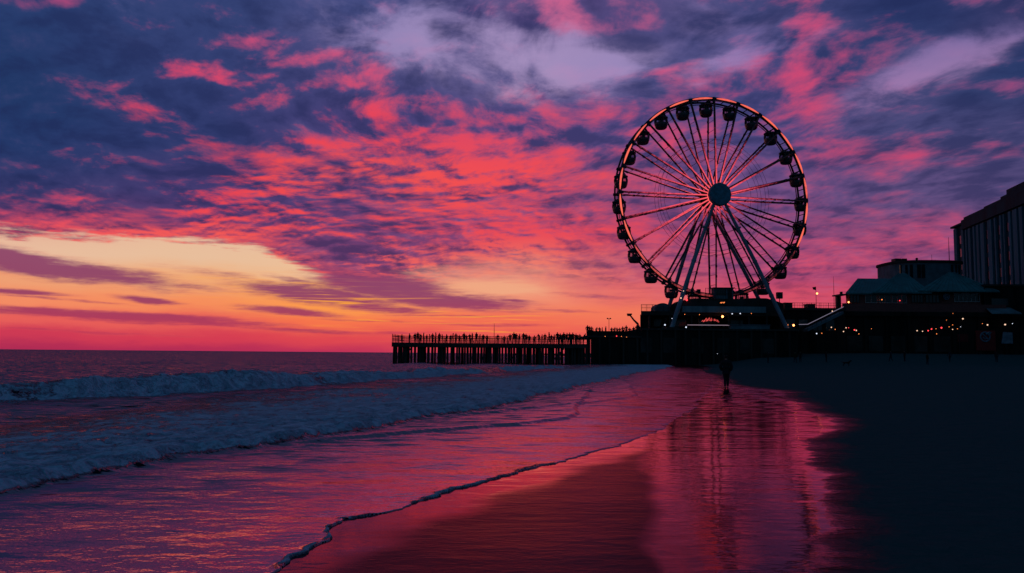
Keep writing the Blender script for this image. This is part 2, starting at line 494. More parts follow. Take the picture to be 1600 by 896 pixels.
MAT = {
    'steel': pmat('painted_steel', (0.16, 0.23, 0.30), 0.45, spec=0.4, scale=0.8, streak=True),
    'rim': pmat('rim_steel', (0.035, 0.035, 0.042), 0.5, spec=0.3, scale=1.5),
    'spoke': pmat('spoke_steel', (0.05, 0.048, 0.055), 0.5, spec=0.3, scale=2),
    'hub': pmat('hub_paint', (0.05, 0.20, 0.28), 0.6, spec=0.3, vary=0.35, scale=1.6),
    'gondola': pmat('gondola_shell', (0.035, 0.038, 0.045), 0.35, spec=0.5, scale=2),
    'glass': glass_mat('gondola_glass'),
    'dark_glass': pmat('dark_window_glass', (0.012, 0.018, 0.022), 0.12, spec=0.5, vary=0.3, scale=0.7),
    'timber': pmat('weathered_timber', (0.045, 0.038, 0.034), 0.85, spec=0.15, vary=0.4, scale=2, bump=0.5, bscale=14, streak=True),
    'deck': pmat('deck_planks', (0.05, 0.044, 0.04), 0.85, spec=0.15, vary=0.4, scale=2, bump=0.4),
    'iron': pmat('dark_iron', (0.02, 0.02, 0.023), 0.6, spec=0.3, scale=3),
    'wall_dark': pmat('dark_render', (0.04, 0.04, 0.038), 0.85, spec=0.1, vary=0.45, scale=0.35, bump=0.2),
    'wall_black': pmat('black_boarding', (0.02, 0.019, 0.018), 0.9, spec=0.05, vary=0.5, scale=0.5, streak=True),
    'fascia': pmat('pale_fascia', (0.16, 0.22, 0.25), 0.6, spec=0.3, vary=0.35, scale=0.5, streak=True),
    'teal_roof': pmat('teal_sheet_roof', (0.022, 0.15, 0.155), 0.65, spec=0.3, vary=0.3, scale=0.5, streak=True),
    'frame_white': pmat('pale_window_frame', (0.55, 0.40, 0.40), 0.6, spec=0.2, scale=2),
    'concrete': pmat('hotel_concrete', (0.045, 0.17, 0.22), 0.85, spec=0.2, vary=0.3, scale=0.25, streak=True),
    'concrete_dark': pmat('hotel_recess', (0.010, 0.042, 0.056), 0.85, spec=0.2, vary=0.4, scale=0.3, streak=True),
    'drum': pmat('drum_render', (0.10, 0.16, 0.19), 0.8, spec=0.15, vary=0.3, scale=0.4),
    'cloth_dark': pmat('dark_cloth', (0.022, 0.022, 0.026), 0.95, spec=0.05, scale=8),
    'cloth_navy': pmat('navy_cloth', (0.016, 0.022, 0.04), 0.95, spec=0.05, scale=8),
    'cloth_olive': pmat('olive_cloth', (0.03, 0.03, 0.018), 0.95, spec=0.05, scale=8),
    'denim': pmat('dark_denim', (0.016, 0.02, 0.03), 0.95, spec=0.05, scale=10),
    'skin': pmat('skin', (0.22, 0.13, 0.095), 0.6, spec=0.3, vary=0.1, scale=9),
    'hair': pmat('dark_hair', (0.012, 0.009, 0.008), 0.7, spec=0.2, scale=12),
    'sign_red': pmat('red_panel', (0.30, 0.022, 0.022), 0.6, spec=0.2, vary=0.3),
    'sign_pale': pmat('pale_panel', (0.22, 0.24, 0.30), 0.6, spec=0.2, vary=0.35, scale=1.5),
    'sign_blue': pmat('pale_blue_paint', (0.11, 0.20, 0.27), 0.6, spec=0.2, vary=0.25),
    'shutter_red': pmat('dull_red_shutter', (0.14, 0.018, 0.02), 0.7, spec=0.1, vary=0.4),
    'led': None,
    'lamp_warm': lamp_mat('warm_lamp', (1.0, 0.30, 0.09), 5.0),
    'lamp_white': lamp_mat('white_lamp', (0.75, 0.82, 1.0), 1.3),
    'lamp_soft': lamp_mat('soft_lamp', (1.0, 0.62, 0.42), 1.3),
    'lamp_red': lamp_mat('red_lamp', (1.0, 0.05, 0.06), 2.0),
    'lamp_orange': lamp_mat('orange_lamp', (1.0, 0.25, 0.06), 1.6),
    'tube_white': lamp_mat('dim_tube_light', (0.42, 0.30, 0.38), 0.55),
    'rail_lit': lamp_mat('lit_handrail', (0.30, 0.26, 0.36), 0.55),
    'neon': lamp_mat('neon_script', (1.0, 0.10, 0.09), 0.75),
}


def brick_mat():
    m = bpy.data.materials.new('red_brick'); m.use_nodes = True
    t = m.node_tree; b = t.nodes['Principled BSDF']
    tc = t.nodes.new('ShaderNodeTexCoord')
    x, y, z = sep(t, S(t, tc.outputs['Object']))
    br = t.nodes.new('ShaderNodeTexBrick'); t.links.new(vec(t, x, z, 0).s, br.inputs['Vector'])
    br.inputs['Scale'].default_value = 1.0
    br.inputs['Brick Width'].default_value = 0.44; br.inputs['Row Height'].default_value = 0.15; br.inputs['Mortar Size'].default_value = 0.014
    br.inputs['Color1'].default_value = (0.34, 0.075, 0.065, 1); br.inputs['Color2'].default_value = (0.24, 0.055, 0.05, 1); br.inputs['Mortar'].default_value = (0.12, 0.09, 0.085, 1)
    t.links.new(br.outputs[0], b.inputs['Base Color']); b.inputs['Roughness'].default_value = 0.9
    b.inputs['Specular IOR Level'].default_value = 0.1
    return m


MAT['brick'] = brick_mat()
# ------------------------------------------------------------------ shoreline
def shore(pts, z=0.0):
    p = sorted((on_ground(px, py, z).y, on_ground(px, py, z).x) for px, py in pts)
    ys = np.array([a for a, b in p]); xs = np.array([b for a, b in p])
    ly = np.log(ys)

    def f(Y):
        L = np.log(np.maximum(Y, 0.5))
        out = np.interp(L, ly, xs)
        lo, hi = L < ly[0], L > ly[-1]
        s0 = (xs[1] - xs[0]) / (ys[1] - ys[0])
        out = np.where(lo, xs[0] + (np.maximum(Y, -60) - ys[0]) * s0 * 0.8, out)
        out = np.where(hi, xs[-1] + np.minimum(Y - ys[-1], 60) * 0.12, out)
        return out
    # smooth table
    tab_y = np.concatenate([np.linspace(-200, 4, 60), np.geomspace(4.2, 4000, 420)])
    tab_x = f(tab_y)
    for _ in range(6):
        tab_x[1:-1] = (tab_x[:-2] + 2 * tab_x[1:-1] + tab_x[2:]) / 4
    return lambda Y: np.interp(Y, tab_y, tab_x)


XA = shore([(380, 896), (440, 868), (500, 838), (560, 812), (620, 790), (700, 772), (760, 750), (830, 733), (900, 715), (950, 700), (990, 690), (1040, 662), (1080, 636), (1100, 616), (1112, 600), (1106, 585), (1070, 572)])
XB = shore([(0, 775), (100, 755), (200, 735), (300, 712), (400, 702), (480, 690), (600, 668), (700, 650), (800, 630), (900, 606), (990, 584), (1050, 571)])
XC = shore([(0, 628), (200, 620), (400, 607), (600, 592), (800, 579), (900, 574)])
XD = shore([(480, 692), (700, 673), (870, 659), (900, 655)])         # thin swash front
XE = shore([(600, 662), (800, 643), (1000, 621)])                    # another
XW = shore([(1300, 896), (1292, 830), (1302, 790), (1330, 760), (1310, 740), (1290, 705), (1300, 690), (1322, 668), (1300, 648), (1245, 626), (1235, 612), (1165, 604), (1140, 598), (1128, 588), (1092, 580), (1110, 573)])


def hash2(ix, iy, seed):
    h = (ix.astype(np.int64) * 374761393 + iy.astype(np.int64) * 668265263 + seed * 1442695041) & 0xFFFFFFFF
    h = ((h ^ (h >> 13)) * 1274126177) & 0xFFFFFFFF
    h = h ^ (h >> 16)
    return (h & 0xFFFF) / 65535.0


def vnoise(x, y, seed=0):
    ix, iy = np.floor(x), np.floor(y)
    fx, fy = x - ix, y - iy
    fx = fx * fx * fx * (fx * (fx * 6 - 15) + 10); fy = fy * fy * fy * (fy * (fy * 6 - 15) + 10)
    a, b = hash2(ix, iy, seed), hash2(ix + 1, iy, seed)
    c, d = hash2(ix, iy + 1, seed), hash2(ix + 1, iy + 1, seed)
    return (a + (b - a) * fx) * (1 - fy) + (c + (d - c) * fx) * fy


def fbm(x, y, oct=4, seed=0, gain=0.5):
    s, a, n = 0.0, 1.0, 0.0
    for o in range(oct):
        s = s + a * vnoise(x, y, seed + o * 17); n += a
        x, y, a = x * 2.03 + 11.3, y * 2.03 - 7.1, a * gain
    return s / n


def sst(x, a, b):
    t = np.clip((x - a) / (b - a), 0, 1)
    return t * t * (3 - 2 * t)


def sand_height(X, Y):
    u = X - XA(Y)
    z = np.where(u < 0, 0.035 * u, 0.0)
    z = np.maximum(z, -3.0)
    z = z + np.where(u > 0, 0.006 * np.minimum(u, 5), 0) + 0.017 * np.clip(u - 5, 0, 30)
    z = z + 1.75 * sst(Y, 118, 150) * sst(u, 4, 16)
    return z


def sheet(name, X, Y, Z, mat, attrs):
    """grid mesh from 2-D coordinate arrays, rows x columns"""
    n, m = X.shape
    me = bpy.data.meshes.new(name)
    co = np.stack([X, Y, Z], -1).reshape(-1, 3).astype(np.float32)
    me.vertices.add(len(co)); me.vertices.foreach_set('co', co.ravel())
    i = np.arange((n - 1) * m).reshape(n - 1, m)[:, :-1].ravel()
    q = np.stack([i, i + 1, i + m + 1, i + m], -1).astype(np.int32)
    me.loops.add(q.size); me.loops.foreach_set('vertex_index', q.ravel())
    me.polygons.add(len(q)); me.polygons.foreach_set('loop_start', np.arange(0, q.size, 4, dtype=np.int32))
    me.polygons.foreach_set('use_smooth', np.ones(len(q), dtype=bool))
    me.update(calc_edges=True); me.validate()
    for k, a in attrs.items():
        at_ = me.attributes.new(k, 'FLOAT', 'POINT'); at_.data.foreach_set('value', a.astype(np.float32).ravel())
    me.materials.append(mat)
    o = bpy.data.objects.new(name, me); COL.objects.link(o)
    return o


# ------------------------------------------------------------------ materials of sea and sand
def crimson_gloss(t, b, nrm, rough, amount, power=1.45):
    """gloss over a diffuse body; the crimson of the reflections is painted into its colour"""
    gl = t.nodes.new('ShaderNodeBsdfGlossy'); gl.inputs['Color'].default_value = (0.95, 0.42, 0.50, 1)  # this tint reddens the reflected sky
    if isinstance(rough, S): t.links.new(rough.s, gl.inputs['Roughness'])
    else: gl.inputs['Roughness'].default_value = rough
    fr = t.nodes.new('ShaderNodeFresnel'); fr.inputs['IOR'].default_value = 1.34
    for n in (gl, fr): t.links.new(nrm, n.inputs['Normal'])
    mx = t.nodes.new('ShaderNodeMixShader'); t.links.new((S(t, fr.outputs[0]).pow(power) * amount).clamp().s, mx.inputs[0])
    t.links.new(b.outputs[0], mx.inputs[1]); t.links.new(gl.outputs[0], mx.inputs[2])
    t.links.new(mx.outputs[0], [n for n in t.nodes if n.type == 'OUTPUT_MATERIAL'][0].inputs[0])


def mixf(t, f, a, b):
    return a + (b - a) * f


def water_mat():
    m = bpy.data.materials.new('sea_water'); m.use_nodes = True
    t = m.node_tree; b = t.nodes['Principled BSDF']
    g = t.nodes.new('ShaderNodeNewGeometry'); P = S(t, g.outputs['Position'])
    x, y, z = sep(t, P)
    at_ = t.nodes.new('ShaderNodeAttribute'); at_.attribute_name = 'foam'; fm = S(t, at_.outputs['Fac'])
    ac = t.nodes.new('ShaderNodeAttribute'); ac.attribute_name = 'calm'; calm = S(t, ac.outputs['Fac'])
    # lace of foam: ridged noise, stretched along the run of the waves
    d1 = noise(t, P, 0.9, 4, 0.6, color=True); dx, dy, dz = sep(t, d1)
    q = vec(t, x * 1.0 + dx * 1.2, y * 0.75 + dy * 1.2, 0)
    r1 = ((noise(t, q, 1.5, 3, 0.6) - 0.5).abs() * 8.0)
    r2 = ((noise(t, q, 4.6, 4, 0.65) - 0.5).abs() * 7.0)
    lace = (1.0 - r1.min(r2 * 0.9 + 0.15)).clamp()
    grain = noise(t, P, 24.0, 4, 0.7)
    f = ((fm * 1.55 - 0.95) + lace * 0.85 + (grain - 0.5) * 0.6)
    f = (f.ss(0.10, 0.62)) * fm.ss(0.02, 0.22)
    fcol = mixc(t, (lace * 0.5 + grain * 0.5).clamp(), (0.07, 0.15, 0.28), (0.64, 0.84, 0.98))
    col = mixc(t, f, (0.004, 0.013, 0.022), fcol)
    t.links.new(col.s, b.inputs['Base Color'])
    b.inputs['Roughness'].default_value = 0.85
    b.inputs['Specular IOR Level'].default_value = 0.02
    # ripples
    big = noise(t, vec(t, x * 0.55, y * 0.9, 0), 0.9, 3, 0.5)
    mid = noise(t, vec(t, x * 0.75 + dx * 0.3, y * 1.1, 2.0), 3.6, 4, 0.55, 0.3)
    sm = noise(t, vec(t, x * 0.8, y * 1.1, 5.0), 9.0, 3, 0.5)
    hgt = (big * 0.10 + mid * 0.050 + sm * 0.018) * (1.0 - calm * 0.55) + f * (grain * 0.04 + lace * 0.09 + noise(t, P, 5.5, 4, 0.6) * 0.08)
    bp = t.nodes.new('ShaderNodeBump'); bp.inputs['Strength'].default_value = 1.0; bp.inputs['Distance'].default_value = WATER_BUMP
    t.links.new(hgt.s, bp.inputs['Height'])
    # wind chop offshore: slopes too small for the mesh
    s1 = noise(t, vec(t, x * 0.45, y * 1.0, 1.0), 1.9, 5, 0.62, color=True)
    s2 = noise(t, vec(t, x * 0.03, y * 0.06, 1.0), 1.0, 3, 0.6)
    sx, sy, sz = sep(t, s1)
    amp = (1.0 - calm * 0.78) * (1.0 - f) * (0.35 + s2) * CHOP
    nx, ny, nz = sep(t, S(t, bp.outputs[0]))
    nv = vec(t, nx + (sx - 0.5) * amp, ny + mixf(t, calm, (sy - 0.5).abs() * -2.6 - 0.05, (sy - 0.5) * 1.1 - 0.13) * amp, nz)
    nn = t.nodes.new('ShaderNodeVectorMath'); nn.operation = 'NORMALIZE'; t.links.new(nv.s, nn.inputs[0])
    t.links.new(nn.outputs[0], b.inputs['Normal'])
    crimson_gloss(t, b, nn.outputs[0], 0.07, (1.0 - f).clamp() * (0.60 + calm * 0.12), 2.15)
    return m


CHOP = 2.4


def sand_mat():
    m = bpy.data.materials.new('beach_sand'); m.use_nodes = True
    t = m.node_tree; b = t.nodes['Principled BSDF']
    g = t.nodes.new('ShaderNodeNewGeometry'); P = S(t, g.outputs['Position'])
    x, y, z = sep(t, P)
    aw = t.nodes.new('ShaderNodeAttribute'); aw.attribute_name = 'wet'; wet0 = S(t, aw.outputs['Fac'])
    ap = t.nodes.new('ShaderNodeAttribute'); ap.attribute_name = 'pool'; pool0 = S(t, ap.outputs['Fac'])
    n1 = noise(t, vec(t, x * 0.5, y * 1.0, 1), 0.9, 6, 0.65)
    n2 = noise(t, P, 5.0, 5, 0.65)
    wet = (wet0 + (n1 - 0.5) * 0.75 + (n2 - 0.5) * 0.16).ss(0.22, 0.74)
    pool = (pool0 + (n1 - 0.5) * 0.5).ss(0.25, 0.75) * wet
    gr = noise(t, P, 160.0, 3, 0.7)
    dry_c = mixc(t, (n2 * 0.6 + gr * 0.4), (0.024, 0.060, 0.062), (0.050, 0.108, 0.110))
    wet_c = mixc(t, n2, (0.012, 0.016, 0.024), (0.028, 0.032, 0.044))
    col = mixc(t, wet, dry_c, wet_c)
    t.links.new(col.s, b.inputs['Base Color'])
    b.inputs['Roughness'].default_value = 0.95
    b.inputs['Specular IOR Level'].default_value = 0.01
    # dry: lumpy with trodden hollows; wet: faint ribs; pool: small wind ripples
    d1 = noise(t, P, 0.8, 3, 0.5, color=True); dx, dy, dz = sep(t, d1)
    foot = noise(t, vec(t, x + dx * 0.4, y * 1.0 + dy * 0.4, 0), 2.6, 4, 0.55)
    rib = noise(t, vec(t, x * 0.35 + dx * 0.5, y * 1.3 + dy * 0.5, 3), 3.0, 3, 0.5)
    rip = noise(t, vec(t, x * 0.45 + dx * 0.2, y * 1.0, 7), 7.0, 3, 0.55)
    ripb = noise(t, vec(t, x * 0.4, y * 0.9 + dx * 0.6, 9), 1.6, 3, 0.5)
    hgt = (1.0 - wet) * (foot * 0.20 + gr * 0.006) + wet * ((rib * 0.005 + n1 * 0.03 + gr * 0.0006) * (1.0 - pool) + pool * (rip * 0.0035 + ripb * 0.016))
    bp = t.nodes.new('ShaderNodeBump'); bp.inputs['Strength'].default_value = 1.0; bp.inputs['Distance'].default_value = 1.0
    t.links.new(hgt.s, bp.inputs['Height'])
    # farther up the beach the film is stirred by wind and backwash
    s1 = noise(t, vec(t, x * 0.5, y * 1.0, 4.0), 2.4, 4, 0.6, color=True); sx, sy, sz = sep(t, s1)
    amp = y.ss(14.0, 48.0) * wet * 0.55
    nx, ny, nz = sep(t, S(t, bp.outputs[0]))
    nv = vec(t, nx + (sx - 0.5) * amp, ny + ((sy - 0.5) * 1.2 - 0.10) * amp, nz)
    nn = t.nodes.new('ShaderNodeVectorMath'); nn.operation = 'NORMALIZE'; t.links.new(nv.s, nn.inputs[0])
    t.links.new(nn.outputs[0], b.inputs['Normal'])
    crimson_gloss(t, b, nn.outputs[0], (0.13 - pool * 0.08 + (n2 - 0.5) * 0.08).clamp(), wet * (0.95 + pool * 0.85 + (n1 - 0.5) * 0.6), 1.66 - pool * 0.44)
    return m


WATER_BUMP = 1.0


def build_ground():
    # ---- sand: one sheet, denser near the viewpoint
    def axis(lo, hi, d0, grow):
        a = [0.0]; d = d0
        while a[-1] < hi: a.append(a[-1] + d); d *= grow
        c = [0.0]; d = d0
        while c[-1] > lo: c.append(c[-1] - d); d *= grow
        return np.array(sorted(set(a + c)))
    gx, gy = axis(-60, 900, 0.13, 1.018), axis(-300, 1500, 0.16, 1.015)
    X, Y = np.meshgrid(gx, gy)
    Z = sand_height(X, Y) + (fbm(X * 0.5, Y * 0.5, 3, 5) - 0.5) * 0.12 * sst(X - XW(Y), 0.3, 3.0) - 0.004
    ww = XW(Y) - X + (fbm(X * 0.35, Y * 0.3, 3, 9) - 0.5) * 1.2
    wet = sst(ww, -0.9 - 0.02 * np.abs(Y), 0.9 + 0.02 * np.abs(Y))
    # a runnel of standing film between the last foam edge and the dry sand
    px0, px1 = on_ground(1000, 896), on_ground(1006, 650)
    xl = px0.x + (px1.x - px0.x) * (Y - px0.y) / (px1.y - px0.y)
    pl = sst(X - xl + (fbm(X * 1.2, Y * 0.9, 3, 21) - 0.5) * 0.5, -0.16 - 0.02 * Y, 0.26 + 0.025 * Y)
    pl = np.maximum(pl, sst(Y, 14, 22))
    ue = X - XA(Y) + (fbm(X * 0.8, Y * 0.8, 3, 23) - 0.5) * 1.2
    pl = np.maximum(pl, 0.8 * sst(ue, 1.5, 0.1))                  # film left by the last wash
    o = sheet('beach', X, Y, Z, sand_mat(), {'wet': wet, 'pool': pl})
    tag(o, 'dark sand beach, wet and mirror-like near the water, dry at right', 'beach', kind='structure')

    # ---- sea: fan of cells about the viewpoint, out to the horizon
    az = np.radians(np.concatenate([np.linspace(-150, -50, 60)[:-1], np.linspace(-50, 30, 1000), np.linspace(30, 60, 20)[1:]]))
    dep = np.radians(np.concatenate([np.geomspace(0.0035, 0.25, 40)[:-1], np.linspace(0.25, 24.0, 720)]))
    rad = 1.7 / np.tan(dep)
    A, Rr = np.meshgrid(az, rad)
    X, Y = np.sin(A) * Rr, np.cos(A) * Rr
    u = XA(Y) - X                                    # metres seaward of the swash edge
    b = XB(Y) + (fbm(Y * 0.55, X * 0.05, 3, 31) - 0.5) * (0.35 + 1.1 * sst(Y, 10, 40)) - X       # seaward of the bore front
    c = XC(Y) + (fbm(Y * 0.16, X * 0.03, 3, 41) - 0.5) * 2.4 - X       # seaward of the breaker's foot
    deep = sst(u, 0.2, 6.0)
    near = sst(Rr, 900, 200)
    # general chop
    Z = ((fbm(X * 0.28 + 3, Y * 0.42, 3, 2) - 0.5) * 0.20 * sst(u, 6, 24) * near
         + (fbm(X * 1.3, Y * 1.8, 3, 3) - 0.5) * 0.030 * deep * sst(Rr, 160, 60)
         + (fbm(X * 0.8, Y * 2.2, 3, 13) - 0.5) * 0.018 * sst(u, 0.1, 1.5) * sst(Rr, 60, 30))
    # swell lines outside the breaker
    sw = np.sin((c - 9) / 7.5 * 2 * np.pi / 2 + (fbm(Y * 0.03, X * 0.03, 2, 8) - 0.5) * 9)
    Z += 0.14 * sw * sst(c, 6, 16) * near * (0.4 + fbm(Y * 0.05, X * 0.05, 2, 14))
    # the breaker: steep shoreward face, long back
    hC = 0.60 * (0.42 + 0.5 * np.exp(-((Y - 38) / 14.0) ** 2) + 0.55 * fbm(Y * 0.22, Y * 0 + 2.0, 3, 51)) * sst(Y, 115, 85) * sst(Y, 8, 18)
    prof = np.where(c < 1.3, sst(c, -0.25, 1.3) ** 0.8, np.exp(-((c - 1.3) / 3.2) ** 2))
    Z += hC * prof
    lump = fbm(X * 1.6, Y * 1.6, 4, 61)
    brk = sst(fbm(Y * 0.12 + 5, Y * 0, 2, 71), 0.16, 0.46)             # where it has broken
    fC = sst(c, -1.6, 0.1) * sst(c, 1.9, 0.9) * (0.35 + 0.65 * brk)
    Z += fC * (lump - 0.5) * 0.36 * sst(Y, 115, 80)
    trail = sst(c, -5.0, -0.4) * sst(c, 0.2, -0.5) * 0.42
    # the bore: a low wall of foam with a broad foamy field behind it
    hB = 0.17 * sst(b, -0.06, 0.35) * np.exp(-np.maximum(b - 0.35, 0) / 4.0)
    hB *= sst(Y, 100, 60) * 0.9 + 0.1
    Z += hB + sst(b, 0, 0.4) * sst(b, 6, 2) * ((fbm(X * 2.3, Y * 2.3, 4, 81) - 0.5) * 0.11 + (np.abs(fbm(X * 3.0, Y * 5.5, 3, 82) - 0.5)) * -0.07) * sst(Y, 80, 40)
    wB = 6.5 + 5.0 * sst(Y, 12, 30) + (fbm(X * 0.3, Y * 0.2, 3, 85) - 0.5) * 5
    fB = sst(b, -0.05, 0.25) * (1 - 0.5 * sst(b, 0.3, wB)) * sst(b, wB + 3.0, wB - 2.5)
    fB *= 0.72 + 0.5 * fbm(X * 0.5, Y * 0.35, 3, 91)
    # thin swash fronts running up the sheet
    fs = 0
    for fn, amp, seed in ((XD, 0.060, 101), (XE, 0.050, 111)):
        e = fn(Y) + (fbm(Y * 0.6, Y * 0, 3, seed) - 0.5) * 0.5 - X
        Z += amp * sst(e, -0.03, 0.10) * np.exp(-np.maximum(e - 0.1, 0) / 1.2) * sst(b, 0.2, -0.6)
    # the last edge: a rim of foam
    ea = u + (fbm(Y * 1.1, Y * 0, 4, 121) - 0.5) * 0.55 + (fbm(X * 5, Y * 5, 2, 122) - 0.5) * 0.10
    wr = -0.03 + 0.15 * fbm(Y * 0.8, Y * 0 + 4, 3, 131)
    rimf = sst(ea, -0.05, 0.02) * sst(ea, wr + 0.05, wr * 0.4) * sst(Y, 15.5, 9) * sst(fbm(X * 2.2, Y * 2.2, 3, 137), 0.22, 0.45)
    Z += rimf * (0.010 + 0.016 * fbm(X * 7, Y * 7, 3, 133)) + 0.006
    foam = np.clip(np.maximum.reduce([fB, fC * (0.75 + 0.4 * lump), trail * (0.5 + lump), rimf * 1.0]), 0, 1)
    capf = sst(fbm(X * 0.12, Y * 0.3, 4, 141), 0.66, 0.78) * sst(u, 25, 50) * 0.25 * near
    foam = np.maximum(foam, capf)
    # tuck the sheet under the sand beyond its edge
    Z = np.where(ea < -0.02, -0.03 - 0.5 * np.clip(-ea - 0.02, 0, 1) , Z)
    calm = sst(u, 9, 0.5) * sst(b, 0.3, -0.5)
    o = sheet('sea', X, Y, Z, water_mat(), {'foam': foam, 'calm': calm})
    tag(o, 'dark sea with one breaking wave, a foamy bore and a thin swash edge', 'sea', kind='structure')


build_ground()
# ------------------------------------------------------------------ ferris wheel
WC = at(1112.5, 309.5, 150.0)                   # centre, midway between the two rims
WR = 18.75
_th = R(11.0)
WN = Vector((math.sin(_th), -math.cos(_th), 0))   # axle, towards the beach
WT = Vector((math.cos(_th), math.sin(_th), 0))    # along the wheel, to the right
HALF = 1.35                                       # half the distance between the rims


def led_mat(name, color, strength):
    """strip of small lamps, some dark, run as a chase"""
    m = bpy.data.materials.new(name); m.use_nodes = True
    t = m.node_tree; b = t.nodes['Principled BSDF']
    tc = t.nodes.new('ShaderNodeTexCoord'); P = S(t, tc.outputs['Object'])
    at_ = t.nodes.new('ShaderNodeAttribute'); at_.attribute_name = 'glow'; g = S(t, at_.outputs['Fac'])
    n = noise(t, P, 1.1, 4, 0.7)
    n2 = noise(t, P, 5.0, 2, 0.5)
    e = (g + (n - 0.5) * 1.1 + (n2 - 0.5) * 0.5).ss(0.10, 0.95) * strength
    c = mixc(t, g, (color[0] * 0.9, color[1] * 0.55, color[2] * 1.3), color)
    b.inputs['Base Color'].default_value = (0.05, 0.04, 0.045, 1)
    t.links.new(c.s, b.inputs['Emission Color']); t.links.new(e.s, b.inputs['Emission Strength'])
    return m


MAT['led_rim'] = led_mat('rim_lamp_strip', (1.0, 0.155, 0.10), 1.0)
MAT['led_spoke'] = led_mat('spoke_lamp_strip', (1.0, 0.10, 0.125), 1.05)
MAT['led_hub'] = lamp_mat('hub_lamp_ring', (1.0, 0.10, 0.09), 1.3)


def glow(o, fn):
    a = o.data.attributes.new('glow', 'FLOAT', 'POINT')
    a.data.foreach_set('value', [fn(v.co) for v in o.data.vertices])


def build_wheel():
    base_z = at(1100, 513.5, 138).z
    base = Vector((WC.x, WC.y, base_z))
    w = empty('ferris_wheel', base, 'tall ferris wheel outlined in red lights with 24 hanging cabins on the pier', 'ferris wheel')
    C0 = WC - base
    X3 = lambda th, r, off: C0 + (WT * math.sin(th) + Vector((0, 0, 1)) * math.cos(th)) * r + WN * off
    NSEG = 144
    for side in (1, -1):
        m = MB()
        m.tube([X3(2 * math.pi * i / NSEG, WR, side * HALF) for i in range(NSEG)], 0.31 if side > 0 else 0.19, 8, closed=True)
        m.tube([X3(2 * math.pi * i / NSEG, WR - 0.42, side * HALF) for i in range(NSEG)], 0.09, 5, closed=True)
        m.build('rim', MAT['rim'], w)
    # crossbars that tie the rims, with the cabin axles
    for i in range(24):
        th = 2 * math.pi * i / 24
        m = MB()
        m.tube([X3(th, WR, -HALF - 0.35), X3(th, WR, HALF + 0.35)], 0.13, 6)
        for s in (1, -1):
            m.bar(X3(th, WR + 0.30, s * HALF), X3(th, WR - 0.75, s * HALF), 0.46, 0.36, up=WN)
        m.build('crossbar', MAT['rim'], w)
        m = MB(); m.tube([X3(th - 0.13, WR, -HALF), X3(th - 0.13, WR, HALF)], 0.09, 5)
        m.build('tie_bar', MAT['rim'], w)
    # lamps along the front rim: one strip for each bay
    for i in range(24):
        a = 2 * math.pi / 24
        m = MB()
        m.tube([X3(a * (i + 0.09 + 0.82 * k / 8), WR - 0.02, HALF + 0.27) for k in range(9)], [0.07, 0.13, 0.165, 0.18, 0.18, 0.18, 0.165, 0.13, 0.07], 6)
        o = m.build('rim_light', MAT['led_rim'], w)
        mid = math.degrees(a * (i + 0.5)) % 360
        lvl = 0.80 + 0.25 * ((i * 7) % 5) / 4
        if 115 < mid < 180: lvl = 0.20
        elif 180 <= mid < 205: lvl = 0.35
        elif 205 <= mid < 235: lvl = 0.62
        glow(o, lambda co: lvl)
    # spokes: a front and a rear tube with rungs, each carrying a lamp strip
    rnd = random.Random(3)
    for i in range(24):
        th = 2 * math.pi * i / 24
        m = MB()
        pts = {}
        for s in (1, -1):
            a, b = X3(th, 1.5, s * 1.75), X3(th, WR - 0.3, s * (HALF - 0.05))
            pts[s] = (a, b)
            m.tube([a, b], [0.16, 0.115], 6)
        N = 9
        for k in range(N + 1):
            f = k / N
            p, q = pts[1][0].lerp(pts[1][1], f), pts[-1][0].lerp(pts[-1][1], f)
            m.tube([p, q], 0.04, 4)
            # clamps
            for s in (1, -1):
                if rnd.random() < 0.5:
                    c = pts[s][0].lerp(pts[s][1], f + 0.02)
                    d = (pts[s][1] - pts[s][0]).normalized()
                    m.bar(c - d * 0.22, c + d * 0.22, 0.30, 0.26, up=WN)
        sp = m.build('spoke', MAT['spoke'], w)
        deg = math.degrees(th) % 360
        ext = 0.62 if (deg < 100 or deg > 300) else 0.85
        if 100 <= deg < 215: ext = 0.34
        if 215 <= deg <= 262: ext = 1.0
        if 150 <= deg <= 195: ext = 0.22
        ms = MB()
        for s in (1, -1):
            off = WN * (0.13 * s if s > 0 else -0.02) + (WT * math.cos(th) - Vector((0, 0, 1)) * math.sin(th)) * 0.10
            n = 16
            ms.tube([pts[s][0].lerp(pts[s][1], k / n) + off for k in range(n + 1)], 0.14, 5)
        o = ms.build('light_strip', MAT['led_spoke'], sp)

        def gl(co, ext=ext):
            r = (co - C0).dot(WT * math.sin(th) + Vector((0, 0, 1)) * math.cos(th)) / WR
            return max(0.0, 1.12 - 0.85 * (r / ext) ** 0.9) if r < ext * 1.15 else 0.0
        glow(o, gl)
    # tension rings
    for r in (10.9, 10.2, 7.2):
        m = MB()
        for s in ((1, -1) if r > 8 else (1,)):
            m.tube([X3(2 * math.pi * k / 96, r, s * (HALF + 0.12)) for k in range(96)], 0.028, 4, closed=True)
        m.build('tension_ring', MAT['iron'], w)
    # hub: drum, flanges, round cover facing the beach
    m = MB()
    m.lathe([(1.05, -3.7), (1.05, 3.0)], 20, C0, WN)
    for z in (1.75, -1.75): m.lathe([(1.75, z - 0.18), (1.75, z + 0.18)], 24, C0, WN)
    hub = m.build('hub', MAT['spoke'], w)
    m = MB()
    m.lathe([(1.6, 2.4), (2.14, 2.75), (2.24, 3.5), (2.14, 3.74), (1.97, 3.84), (1.90, 3.82)], 12, C0, WN)
    m.lathe([(0.9, 3.80), (0.86, 3.88), (0.2, 3.90)], 16, C0, WN)
    m.build('hub_cover', MAT['hub'], w)
    m = MB()
